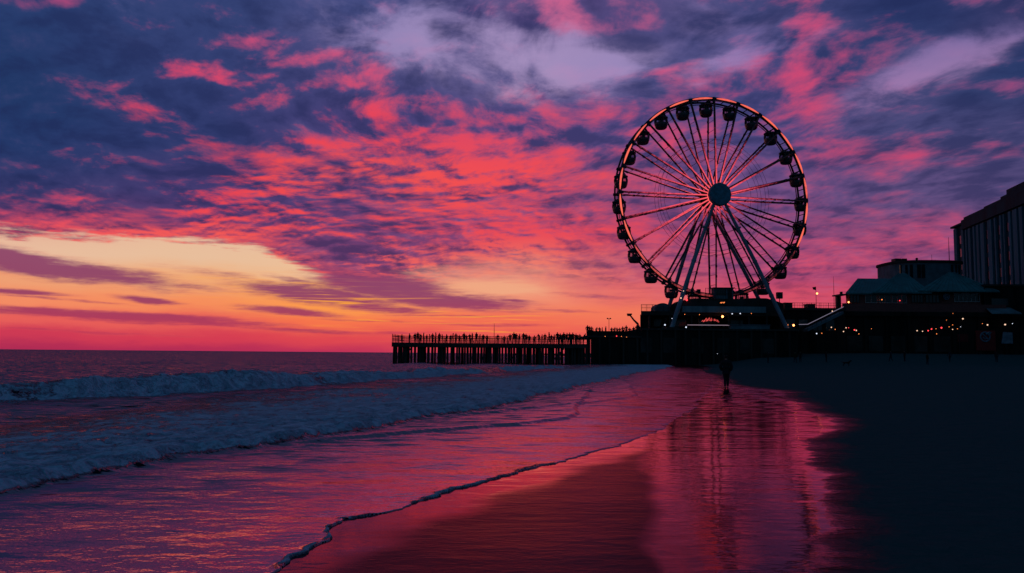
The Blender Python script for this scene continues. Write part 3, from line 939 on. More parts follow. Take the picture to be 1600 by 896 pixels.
    m.tube([C0 + WN * 1.98 + (WT * math.sin(a) + Vector((0, 0, 1)) * math.cos(a)) * 1.72 for a in [2 * math.pi * k / 24 for k in range(24)]], 0.16, 5, closed=True)
    m.build('light_ring', MAT['led_hub'], w)
    # A-frame legs
    top_f, top_r = C0 + WN * 3.05, C0 - WN * 3.3
    zf = 0.0
    def foot(px, Y):
        p = at(px, 507, Y); p = Vector((p.x, p.y, base_z)); return p - base
    for tp, px, Y, r in ((top_f, 1049, 143.0, 0.40), (top_f, 1231, 144.5, 0.40), (top_r, 1034, 155.0, 0.38), (top_r, 1212, 157.0, 0.38)):
        f = foot(px, Y); m = MB()
        side = WT * (-0.75 if f.x < C0.x else 0.75)
        m.tube([tp + side - Vector((0, 0, 0.9)), tp.lerp(f, 0.5) + side * 0.5, f], [r * 0.72, r * 0.95, r], 10)
        d = (tp - f).normalized()
        for k in (0.25, 0.5, 0.75):
            c = f.lerp(tp + side, k); m.tube([c - d * 0.14, c + d * 0.14], r * 1.12, 10)
        leg = m.build('support_leg', MAT['steel'], w)
        m = MB(); m.box(f.x - 1.1, f.x + 1.1, f.y - 1.1, f.y + 1.1, -0.05, 0.35)
        m.build('foot_plate', MAT['iron'], leg)
    # cabins: master, then copies
    def cabin():
        m = MB()
        m.lathe([(0.15, -2.62), (0.78, -2.60), (0.98, -2.42), (1.13, -1.95), (1.17, -1.62), (1.13, -1.58), (0.0, -1.60)], 16, caps=False)
        for k in range(10):
            a = 2 * math.pi * (k + 0.5) / 10
            p = lambda r, z: Vector((r * math.cos(a), r * math.sin(a), z))
            m.tube([p(1.13, -1.64), p(1.15, -1.2), p(1.04, -0.68)], 0.055, 4)
        m.tube([Vector((0.0, 0.45 * s, -1.25)) for s in (-1, 1)], 0.22, 6)
        root = m.build('gondola', MAT['gondola'], w)
        m = MB(); m.lathe([(1.13, -0.74), (1.22, -0.66), (1.18, -0.50), (0.75, -0.36), (0.35, -0.32)], 16)
        for x in (-0.55, 0.5): m.box(x - 0.3, x + 0.3, -0.28, 0.28, -0.40, -0.16)
        m.build('roof', MAT['gondola'], root)
        m = MB(); m.lathe([(1.11, -1.62), (1.13, -1.2), (1.02, -0.70)], 16, caps=False)
        m.build('window', MAT['glass'], root)
        m = MB()
        for y in (-1.0, 1.0): m.bar((-0.55, y * 0.8, -0.45), (0, y * 1.2, 0.05), 0.14); m.bar((0.55, y * 0.8, -0.45), (0, y * 1.2, 0.05), 0.14)
        m.tube([(0, -1.35, 0), (0, 1.35, 0)], 0.12, 6)
        m.build('hanger', MAT['rim'], root)
        return root
    first = None
    for i in range(24):
        th = 2 * math.pi * i / 24 - R(3.2)
        if first is None: first = g = cabin()
        else: g = copy_tree(first, w)
        g.location = X3(th, WR - 0.35, 0)
        g.rotation_euler.z = _th
        g.scale = (1.08, 1.08, 1.06)
    return w


WHEEL = build_wheel()
# ------------------------------------------------------------------ people
def skin_mesh(name, nodes, edges, level=2, root=0):
    """continuous body grown over a skeleton: nodes name -> (point, radius)"""
    keys = list(nodes)
    me = bpy.data.meshes.new(name)
    me.from_pydata([nodes[k][0] for k in keys], [(keys.index(a), keys.index(b)) for a, b in edges], [])
    o = bpy.data.objects.new(name + '_skeleton', me); COL.objects.link(o)
    o.modifiers.new('Skin', 'SKIN')
    sd = o.modifiers.new('Sub', 'SUBSURF'); sd.levels = level; sd.render_levels = level
    for i, k in enumerate(keys):
        r = nodes[k][1]
        me.skin_vertices[0].data[i].radius = r if hasattr(r, '__len__') else (r, r)
    me.skin_vertices[0].data[root].use_root = True
    dg = bpy.context.evaluated_depsgraph_get(); dg.update()
    out = bpy.data.meshes.new_from_object(o.evaluated_get(dg))
    out.name = name
    bpy.data.objects.remove(o); bpy.data.meshes.remove(me)
    out.polygons.foreach_set('use_smooth', [True] * len(out.polygons))
    return out


def pose(kind):
    """joint positions of a figure 1.75 m tall facing -Y; every variant returns (nodes, edges)"""
    n = dict(
        pelvis=((0, 0, .95), (.155, .115)), waist=((0, .0, 1.10), (.135, .10)), chest=((0, .01, 1.32), (.165, .115)), upper=((0, .01, 1.43), (.12, .09)),
        neck=((0, -.005, 1.53), .056), jaw=((0, -.02, 1.60), (.068, .078)), skull=((0, -.01, 1.67), (.078, .095)), crown=((0, 0, 1.735), (.05, .06)))
    e = [('pelvis', 'waist'), ('waist', 'chest'), ('chest', 'upper'), ('upper', 'neck'), ('neck', 'jaw'), ('jaw', 'skull'), ('skull', 'crown')]
    L = {}
    for s, q in ((-1, 'r'), (1, 'l')):
        L[q] = dict(sh=(s * .185, .01, 1.43), el=(s * .245, .03, 1.15), wr=(s * .25, -.03, .91), ha=(s * .24, -.05, .80),
                    hip=(s * .095, 0, .90), kn=(s * .10, -.01, .50), an=(s * .10, .03, .09), to=(s * .115, -.12, .035))
    if kind == 'walk':
        L['r'].update(kn=(-.09, -.14, .51), an=(-.09, -.18, .10), to=(-.09, -.33, .06), el=(-.25, .12, 1.17), wr=(-.23, .10, .93), ha=(-.22, .06, .83))
        L['l'].update(kn=(.09, .02, .50), an=(.09, .24, .14), to=(.095, .13, .035), el=(.25, -.06, 1.16), wr=(.23, -.20, .98), ha=(.22, -.26, .90))
    if kind == 'raise':
        L['l'].update(el=(.30, -.08, 1.50), wr=(.24, -.16, 1.74), ha=(.22, -.18, 1.83))
    if kind == 'phone':
        for q, s in (('r', -1), ('l', 1)): L[q].update(el=(s * .24, -.14, 1.20), wr=(s * .08, -.32, 1.42), ha=(s * .05, -.35, 1.50))
    if kind == 'lean':
        for k in ('chest', 'upper', 'neck', 'jaw', 'skull', 'crown'):
            p, r = n[k]; dy = (p[2] - 1.0) * .42
            n[k] = ((p[0], p[1] - dy, p[2] - dy * .32), r)
        for q, s in (('r', -1), ('l', 1)): L[q].update(sh=(s * .18, -.17, 1.37), el=(s * .24, -.30, 1.10), wr=(s * .12, -.50, 1.04), ha=(s * .06, -.56, 1.03))
    if kind == 'pocket':
        for q, s in (('r', -1), ('l', 1)): L[q].update(el=(s * .30, .06, 1.16), wr=(s * .22, -.06, .96), ha=(s * .19, -.09, .90))
    if kind == 'apart':
        for q, s in (('r', -1), ('l', 1)): L[q].update(kn=(s * .15, 0, .50), an=(s * .18, .03, .09), to=(s * .22, -.12, .035), el=(s * .30, .02, 1.18), wr=(s * .30, -.02, .94), ha=(s * .29, -.04, .84))
    for q in 'rl':
        j = L[q]
        n.update({'sh' + q: (j['sh'], .072), 'el' + q: (j['el'], .050), 'wr' + q: (j['wr'], .034), 'ha' + q: (j['ha'], (.040, .024)),
                  'hi' + q: (j['hip'], .098), 'kn' + q: (j['kn'], .068), 'an' + q: (j['an'], .048), 'to' + q: (j['to'], (.045, .030))})
        e += [('upper', 'sh' + q), ('sh' + q, 'el' + q), ('el' + q, 'wr' + q), ('wr' + q, 'ha' + q),
              ('pelvis', 'hi' + q), ('hi' + q, 'kn' + q), ('kn' + q, 'an' + q), ('an' + q, 'to' + q)]
    return n, e


def dress(me, top, bottom, hem=0.90, head=1.55):
    for k in (top, bottom, 'skin', 'hair'): me.materials.append(MAT[k])
    for p in me.polygons:
        c = p.center
        p.material_index = 3 if c.z > head + .12 or (c.z > head and c.y > .0 and abs(c.x) < .12) else 2 if c.z > head and abs(c.x) < .12 else 0 if c.z > hem else 1
    return me


FIGURES = []
for kind, top, bottom, long_ in (('stand', 'cloth_dark', 'denim', 0), ('walk', 'cloth_navy', 'denim', 0), ('raise', 'cloth_dark', 'denim', 0), ('phone', 'cloth_olive', 'cloth_dark', 0),
                                 ('lean', 'cloth_navy', 'cloth_dark', 0), ('pocket', 'cloth_dark', 'denim', 1), ('apart', 'cloth_olive', 'denim', 1)):
    n, e = pose(kind)
    if long_:
        for k in ('pelvis', 'waist', 'chest'): n[k] = (n[k][0], tuple(v * 1.22 for v in n[k][1]))
    FIGURES.append(dress(skin_mesh('person_' + kind, n, e, 1), top, bottom))


def person(x, y, z, fig, size, facing, label, group):
    o = bpy.data.objects.new('person', FIGURES[fig]); COL.objects.link(o)
    o.location = (x, y, z); o.scale = (size * 1.1, size * 1.1, size); o.rotation_euler.z = facing
    return tag(o, label, 'person', group)


# ---- the walker at the edge of the wet sand
def build_walker():
    f = on_ground(1135, 606, 0.045)
    z = float(sand_height(np.array([f.x]), np.array([f.y]))[0])
    n, e = pose('pocket')
    # one foot passing the other; feet close together
    n['knr'] = ((-.07, -.10, .51), .068); n['anr'] = ((-.06, -.08, .10), .048); n['tor'] = ((-.06, -.235, .055), (.045, .03))
    n['knl'] = ((.065, .0, .50), .068); n['anl'] = ((.05, .13, .10), .048); n['tol'] = ((.055, .0, .033), (.045, .03))
    body = dict(n); be = list(e)
    for q, s in (('r', -1), ('l', 1)):
        h = Vector(n['ha' + q][0])
        for k, (dx, ln) in enumerate(((-.026, .066), (-.009, .076), (.009, .072), (.024, .056))):
            a = h + Vector((dx * s, -.012, -.035)); b = a + Vector((0, -.012, -ln * .55)); c = b + Vector((0, .008, -ln * .42))
            for nm, p in (('a', a), ('b', b), ('c', c)): body[f'f{q}{k}{nm}'] = (tuple(p), .0085)
            be += [('ha' + q, f'f{q}{k}a'), (f'f{q}{k}a', f'f{q}{k}b'), (f'f{q}{k}b', f'f{q}{k}c')]
        t0 = h + Vector((-s * .03, -.02, .0)); t1 = t0 + Vector((-s * .012, -.02, -.04))
        body[f't{q}a'] = (tuple(t0), .010); body[f't{q}b'] = (tuple(t1), .009)
        be += [('ha' + q, f't{q}a'), (f't{q}a', f't{q}b')]
    me = skin_mesh('person_body', body, be, 2)
    me.materials.append(MAT['skin'])
    root = bpy.data.objects.new('person', me); COL.objects.link(root)
    root.location = (f.x, f.y, z - 0.005); root.rotation_euler.z = R(158); root.scale = (0.95,) * 3
    tag(root, 'lone walker in a bulky dark jacket at the edge of the wet sand', 'person')

    def layer(name, keys, grow, mat, edges, extra=None):
        nn = {k: (n[k][0], tuple(v + grow for v in (n[k][1] if hasattr(n[k][1], '__len__') else (n[k][1],) * 2))) for k in keys}
        if extra: nn.update(extra)
        m = skin_mesh(name, nn, edges, 2)
        m.materials.append(MAT[mat])
        o = bpy.data.objects.new(name, m); COL.objects.link(o); o.parent = root
        return o
    arms = [(a + q, b + q) for q in 'rl' for a, b in (('sh', 'el'), ('el', 'wr'))]
    layer('jacket', ['pelvis', 'waist', 'chest', 'upper'] + [k + q for q in 'rl' for k in ('sh', 'el', 'wr')], .045, 'cloth_dark',
          [('pelvis', 'waist'), ('waist', 'chest'), ('chest', 'upper'), ('upper', 'shr'), ('upper', 'shl'), ('hem', 'pelvis'), ('upper', 'collar')] + arms,
          {'hem': ((0, 0, .80), (.175, .14)), 'collar': ((0, 0, 1.53), (.085, .085))})
    layer('trousers', ['pelvis'] + [k + q for q in 'rl' for k in ('hi', 'kn', 'an')], .014, 'denim',
          [('pelvis', 'hi' + q) for q in 'rl'] + [(a + q, b + q) for q in 'rl' for a, b in (('hi', 'kn'), ('kn', 'an'))])
    for q in 'rl':
        a, t = Vector(n['an' + q][0]), Vector(n['to' + q][0])
        layer('shoe', [], 0, 'cloth_dark', [('h', 'm'), ('m', 't')], {'h': (tuple(a + Vector((0, .03, -.035))), (.052, .045)), 'm': (tuple((a + t) / 2 + Vector((0, 0, -.02))), (.052, .042)), 't': (tuple(t), (.05, .034))})
    hb = MB(); hb.lathe([(.094, -.04), (.102, .02), (.094, .07), (.06, .108), (.02, .118)], 14, (0, .012, 1.68))
    hb.build('hair', MAT['hair'], root, smooth=True)
    fb = MB(); fb.prism([(-.014, -.10, 1.63), (.014, -.10, 1.63), (0, -.095, 1.675)], (0, -.022, -.004)); fb.build('nose', MAT['skin'], root)


build_walker()
# ------------------------------------------------------------------ pier over the sea
PIER_Y0, PIER_Y1, DECK = 130.0, 144.0, 3.25
XL = at(613, 536, PIER_Y0).x
XR = at(918, 536, PIER_Y0).x
rnd = random.Random(11)


def build_pier():
    p = empty('pier', ((XL + XR) / 2, 137, 0), 'long timber pier on close set piles with railings and a standing crowd', 'pier')
    o = Vector(p.location)
    m = MB()
    m.box(XL - o.x, XR - o.x, PIER_Y0 - o.y, PIER_Y1 - o.y, DECK - 0.22, DECK)
    m.box(XL - o.x - 0.08, XR - o.x, PIER_Y0 - o.y - 0.14, PIER_Y0 - o.y - 0.003, DECK - 0.62, DECK + 0.06)
    m.box(XL - o.x - 0.10, XL - o.x - 0.003, PIER_Y0 - o.y, PIER_Y1 - o.y, DECK - 0.62, DECK + 0.06)
    for k in range(5): m.box(XL - o.x + 0.1, XR - o.x, PIER_Y0 + 0.6 + 3 * k - o.y, PIER_Y0 + 0.95 + 3 * k - o.y, DECK - 0.6, DECK - 0.22)
    m.build('deck', MAT['deck'], p)
    # piles: one mesh each, set in uneven rows
    xs = [615.5, 619, 623.5, 627.5, 631.5, 634, 637, 643, 648.5, 654, 657, 660.5, 664.5, 669.5, 675, 679.5, 686, 690, 695, 699.5, 705, 709, 714, 718, 722.5, 726.5, 731, 735, 739.5, 743, 747, 752, 756, 759.5, 762.5, 766.5, 772, 777, 781, 785, 790.5, 795, 799.5, 803.5, 808, 811, 815, 820, 824.5, 829.5, 834, 839, 843, 847.5, 853, 857, 861, 864.5, 869, 873, 877.5, 884, 887, 890, 894, 898, 902, 905, 909, 912.5, 916]
    for i, px in enumerate(xs):
        y = PIER_Y0 + 0.45 if i % 3 else PIER_Y0 + rnd.uniform(0.3, 4.5)
        x = at(px, 550, y).x - o.x
        r = rnd.uniform(0.15, 0.24)
        mm = MB(); q = rnd.uniform(-.05, .05)
        mm.tube([(x, y - o.y, -1.2), (x + q, y - o.y, DECK - 0.25)], [r * 1.08, r], 8)
        if rnd.random() < 0.25: mm.tube([(x + q * .8, y - o.y, 0.7), (x + q * .9, y - o.y, 1.15)], r * 1.25, 8)
        mm.build('pile', MAT['timber'], p)
    for k in range(16):
        x = XL + 1.0 + k * (XR - XL - 2) / 15 - o.x + rnd.uniform(-.4, .4)
        mm = MB(); mm.tube([(x, PIER_Y1 - 0.8 - o.y, -1.2), (x, PIER_Y1 - 0.8 - o.y, DECK - 0.25)], 0.2, 8); mm.build('pile', MAT['timber'], p)
    for a, b in ((0.04, 0.10), (0.60, 0.66), (0.82, 0.88)):
        mm = MB(); xa, xb = XL + (XR - XL) * a - o.x, XL + (XR - XL) * b - o.x
        mm.bar((xa, PIER_Y0 + 0.25 - o.y, 0.5), (xb, PIER_Y0 + 0.25 - o.y, DECK - 0.7), 0.2); mm.build('brace', MAT['timber'], p)
    xa, xb = at(883, 550, PIER_Y1 - 2).x - o.x, at(914, 550, PIER_Y1 - 2).x - o.x
    m = MB(); m.box(xa, xb, PIER_Y1 - 2 - o.y, PIER_Y1 - 1.8 - o.y, -0.8, DECK - 0.3); m.build('boarding', MAT['timber'], p)
    # railings
    for y in (PIER_Y0 - 0.05, PIER_Y1 - 0.1):
        m = MB(); L = XR - XL
        for z, w in ((DECK + 1.10, 0.10), (DECK + 0.72, 0.06), (DECK + 0.36, 0.06)):
            m.bar((XL - o.x, y - o.y, z), (XR - o.x, y - o.y, z), w)
        N = 34
        for k in range(N + 1):
            x = XL + L * k / N - o.x
            m.box(x - 0.05, x + 0.05, y - o.y - 0.052, y - o.y + 0.052, DECK + 0.062, DECK + 1.2)
            for j in range(1, 6):
                if k < N: xb = x + L / N * j / 6; m.box(xb - 0.014, xb + 0.014, y - o.y - 0.014, y - o.y + 0.014, DECK + 0.062, DECK + 1.08)
        m.build('railing', MAT['iron'], p)
    m = MB()
    for z in (DECK + 1.10, DECK + 0.6): m.bar((XL - o.x, PIER_Y0 - o.y, z), (XL - o.x, PIER_Y1 - o.y, z), 0.09)
    for k in range(9): y = PIER_Y0 + (PIER_Y1 - PIER_Y0) * k / 8 - o.y; m.box(XL - o.x - 0.05, XL - o.x + 0.05, y - .05, y + .05, DECK + 0.063, DECK + 1.45)
    m.build('railing', MAT['iron'], p)


build_pier()


def mast(px, ytop, ybot, Y, z, r, name, label, cat, extra=None, n_rings=2):
    a = at(px, ybot, Y); t = at(px, ytop, Y)
    m = MB(); h = t.z - z
    m.lathe([(r * 2.2, 0), (r * 2.2, 0.12), (r, 0.2), (r * 0.9, h * 0.6), (r * 0.4, h)], 8)
    o = m.build(name, MAT['iron'], loc=(a.x, Y, z))
    return tag(o, label, cat)


mast(772, 505.5, 536, 131.0, DECK, 0.05, 'flagpole', 'thin bare mast standing above the pier crowd', 'mast')

# ---- crowd on the pier
tops = [628, 648.5, 653, 657.5, 667, 671.5, 681, 686.6, 691, 704.6, 712.5, 717.7, 725, 729, 734, 744.5, 755, 761, 788,
        803, 806.5, 818, 827, 835, 842.5, 851.6, 858, 861.5, 871, 875.6, 881, 886, 890, 895, 900, 906, 911.6]
topy = [523, 521, 519.3, 522, 524, 523.5, 520, 520.6, 523.5, 524.5, 521, 523.5, 520.3, 524, 522, 519.8, 523, 523.5, 525,
        519.6, 521, 521, 524, 524.5, 522.5, 521.8, 518.8, 523.8, 518.8, 521.6, 517.2, 520.6, 520, 520, 521.6, 522.3, 522]
ORD = ['first', 'second', 'third', 'fourth', 'fifth', 'sixth', 'seventh', 'eighth', 'ninth', 'tenth']
rnd = random.Random(5)
GP = 'people standing along the pier'
LOOK = ['standing straight', 'mid stride', 'with one arm raised', 'holding up a phone', 'leaning on the rail', 'in a thick coat', 'with feet apart']
for i, (px, py) in enumerate(zip(tops, topy)):
    fig = rnd.choice([0, 0, 1, 2, 3, 4, 4, 5, 5, 6]) if 520.5 < py else rnd.choice([0, 5, 6, 0, 1])
    Y = PIER_Y0 + rnd.uniform(0.6, 1.3)
    want = at(px, py, Y).z - DECK
    if want < 1.5: Y += rnd.uniform(2, 8); want = at(px, py, Y).z - DECK
    hgt = {2: 1.87, 4: 1.62}.get(fig, 1.75)
    size = max(0.88, min(1.14, want / hgt + .03))
    x = at(px, py, Y).x
    if i < 9: where = f'{ORD[i]} from the seaward end of the pier'
    elif i < 18: where = f'{ORD[17 - i]} to the left of the thin mast'
    elif i < 28: where = f'{ORD[i - 18]} to the right of the thin mast'
    else: where = f'{ORD[36 - i]} to the left of the raised deck'
    person(x, Y, DECK, fig, size, rnd.choice([0, 0, R(180), R(150), R(-30), R(70), R(-80)]),
           f'silhouetted person {LOOK[fig]}, {where}', GP)

for i in range(16):                              # a back row that the photo shows only as a dark fringe
    px = [640, 662, 676, 698, 708, 738, 750, 778, 797, 812, 822, 847, 866, 879, 893, 903][i]
    Y = PIER_Y0 + rnd.uniform(3.5, 9.0)
    person(at(px, 522, Y).x, Y, DECK, rnd.choice([0, 1, 5, 6]), rnd.uniform(.95, 1.05), rnd.choice([0, R(180), R(90), R(-60)]),
           'one of the small dark figures in the back row of the pier crowd', 'back row of the pier crowd')


# ------------------------------------------------------------------ boarded hall under the wheel
HALL_Y0 = 138.0
HXD = at(917, 540, HALL_Y0).x
HX0, HX1, HX2 = at(932, 540, HALL_Y0).x, at(1003, 520, HALL_Y0).x, at(1246, 520, HALL_Y0).x
D1 = at(960, 525, HALL_Y0).z                     # raised walkway
D2 = WHEEL.location.z                            # wheel platform


def build_hall():
    h = empty('pier_hall', ((HX0 + HX2) / 2, 150, 0), 'long unlit boarded hall whose flat roof carries the ferris wheel and a crowd', 'building')
    o = Vector(h.location)
    m = MB()
    m.prism([(HX0 - o.x, HALL_Y0 - o.y, -1.5), (HX1 - o.x, HALL_Y0 - o.y, -1.5), (HX1 - o.x, 186 - o.y, -1.5), (HX0 * 186 / HALL_Y0 - o.x, 186 - o.y, -1.5)], (0, 0, D1 + 1.2))
    m.box(HX1 + 0.003 - o.x, HX2 - o.x, HALL_Y0 - o.y, 186 - o.y, -1.5, D2 - 0.35)
    m.build('wall', MAT['wall_black'], h)
    m = MB(); m.box(HXD - 0.2 - o.x, HX1 - o.x, HALL_Y0 - 0.3 - o.y, 160 - o.y, D1 - 0.297, D1); m.build('deck', MAT['deck'], h)
    m = MB(); m.box(HX1 + 0.004 - o.x, HX2 + 0.2 - o.x, HALL_Y0 - 0.35 - o.y, 186.2 - o.y, D2 - 0.346, D2 - 0.05); m.build('deck', MAT['deck'], h)
    # seaward posts and battens on the front
    k = 0; x = HX0 + 0.5
    while x < HX2 - 0.5:
        mm = MB(); top = (D1 if x < HX1 else D2) - 0.36
        mm.box(x - 0.16, x + 0.16, HALL_Y0 - 0.22, HALL_Y0 - 0.004, -1.0, top)
        mm.v = [(a - o.x, b - o.y, c) for a, b, c in mm.v]
        mm.build('post', MAT['timber'], h); x += 2.4 if k % 3 else 1.7; k += 1
    for i, px in enumerate((918, 921, 924.5, 928, 930.5, 919.5, 926)):
        y = HALL_Y0 + (0.5 if i < 5 else 9.0); x = at(px, 550, y).x - o.x; mm = MB(); mm.tube([(x, y - o.y, -1.2), (x, y - o.y, D1 - 0.3)], 0.17, 8); mm.build('pile', MAT['timber'], h)
    # solid parapet on the raised walkway
    m = MB()
    m.box(HXD - o.x, HX1 - o.x, HALL_Y0 - 0.25 - o.y, HALL_Y0 - 0.12 - o.y, D1 + 0.003, D1 + 0.80)
    for k in range(10): x = HXD + (HX1 - HXD) * k / 9 - o.x; m.box(x - .06, x + .06, HALL_Y0 - 0.27 - o.y, HALL_Y0 - 0.10 - o.y, D1 + 0.006, D1 + 1.05)
    m.build('parapet', MAT['wall_black'], h)
    # shuttered openings facing the beach
    for px in (1010, 1045, 1090, 1130, 1165, 1200):
        x = at(px, 540, HALL_Y0).x - o.x
        mm = MB(); mm.box(x - 1.0, x + 1.0, HALL_Y0 - 0.06 - o.y, HALL_Y0 - 0.005 - o.y, 2.0, 4.6)
        for q in range(6): mm.box(x - 1.0, x + 1.0, HALL_Y0 - 0.09 - o.y, HALL_Y0 - 0.063 - o.y, 2.05 + q * 0.42, 2.35 + q * 0.42)
        mm.build('shutter', MAT['wall_dark'], h)


build_hall()
tops2 = [918, 921.5, 924.5, 932, 937.5, 941, 946.5, 955.5, 960, 964, 968.2, 973, 978.5, 984, 990, 995, 999]
topy2 = [508, 509.5, 510, 512, 511.5, 511.5, 510, 512, 512.5, 512.3, 511.8, 510, 508.3, 512, 510.5, 507.5, 508.5]
for i, (px, py) in enumerate(zip(tops2, topy2)):
    fig = rnd.choice([0, 0, 1, 2, 4, 5, 5, 6])
    Y = HALL_Y0 + rnd.uniform(0.3, 1.4)
    want = at(px, py, Y).z - D1
    size = max(0.85, min(1.12, want / {2: 1.87, 4: 1.62}.get(fig, 1.75)))
    where = f'{ORD[i]} from the seaward edge of the raised deck' if i < 9 else f'{ORD[16 - i]} to the left of the wheel terrace'
    person(at(px, py, Y).x, Y, D1, fig, size, rnd.choice([0, R(180), R(150), R(-30), R(90)]), f'silhouetted person {LOOK[fig]}, {where}', 'people crowding the raised deck')


# ---- lamp standard with a twin head, and the tilted floodlight arm
def small_post(px, ytop, Y, z, label, name='street_lamp'):
    t = at(px, ytop, Y); h = t.z - z
    m = MB(); m.lathe([(0.09, 0), (0.09, 0.15), (0.045, 0.25), (0.035, h)], 8)
    o = m.build(name, MAT['iron'], loc=(t.x, Y, z)); tag(o, label, 'lamp')
    for s in (-1, 1):
        m = MB(); m.lathe([(0.04, h - 0.12), (0.17, h - 0.06), (0.14, h + 0.06), (0.05, h + 0.12)], 8, (s * 0.24, 0, 0)); m.bar((0, 0, h - 0.1), (s * 0.24, 0, h - 0.08), 0.04)
        m.build('lamp_head', MAT['iron'], o)
    return o


small_post(951.5, 498, 140.5, D1, 'unlit twin headed lamp post rising from the raised deck crowd')


def floodlight_arm():
    Y = 139.0
    b = at(997, 507, Y); t = at(983.5, 491.5, Y); z0 = D1
    m = MB(); o = Vector((b.x, Y, z0))
    m.lathe([(0.16, 0), (0.16, b.z - z0), (0.05, b.z - z0 + 0.1)], 8)
    m.tube([Vector((0, 0, b.z - z0)), (t - o) * 0.5 + Vector((0, 0, (b.z - z0) / 2 - 0.12)), t - o], [0.2, 0.15, 0.13], 8)
    r = m.build('floodlight', MAT['iron'], loc=o); tag(r, 'tilted floodlight arm leaning out at the left of the wheel terrace', 'floodlight')
    m = MB(); c = t - o; m.box(c.x - 0.42, c.x + 0.42, -0.25, 0.25, c.z - 0.1, c.z + 0.14); m.box(c.x - 0.36, c.x + 0.30, -0.2, 0.2, c.z - 0.3, c.z - 0.102)
    m.build('lamp_head', MAT['iron'], r)


floodlight_arm()
# ------------------------------------------------------------------ loading station behind the front legs
SY = 146.0


def P2(px, py, Y=SY):
    p = at(px, py, Y); return p.x, p.z


def rel(m, o):
    m.v = [(a - o.x, b - o.y, c - o.z) for a, b, c in m.v]; return m


def railing(x0, x1, y, z, h=1.1, step=1.6, sub=4, r=0.045):
    m = MB(); n = max(1, round((x1 - x0) / step))
    for zz in (z + h, z + h * 0.5): m.bar((x0, y, zz), (x1, y, zz), r * 1.5)
    for k in range(n + 1):
        x = x0 + (x1 - x0) * k / n; m.box(x - r, x + r, y - r, y + r, z - 0.02, z + h + 0.05)
        if k < n:
            for j in range(1, sub): xb = x + (x1 - x0) / n * j / sub; m.box(xb - .015, xb + .015, y - .015, y + .015, z, z + h - 0.02)
    return m


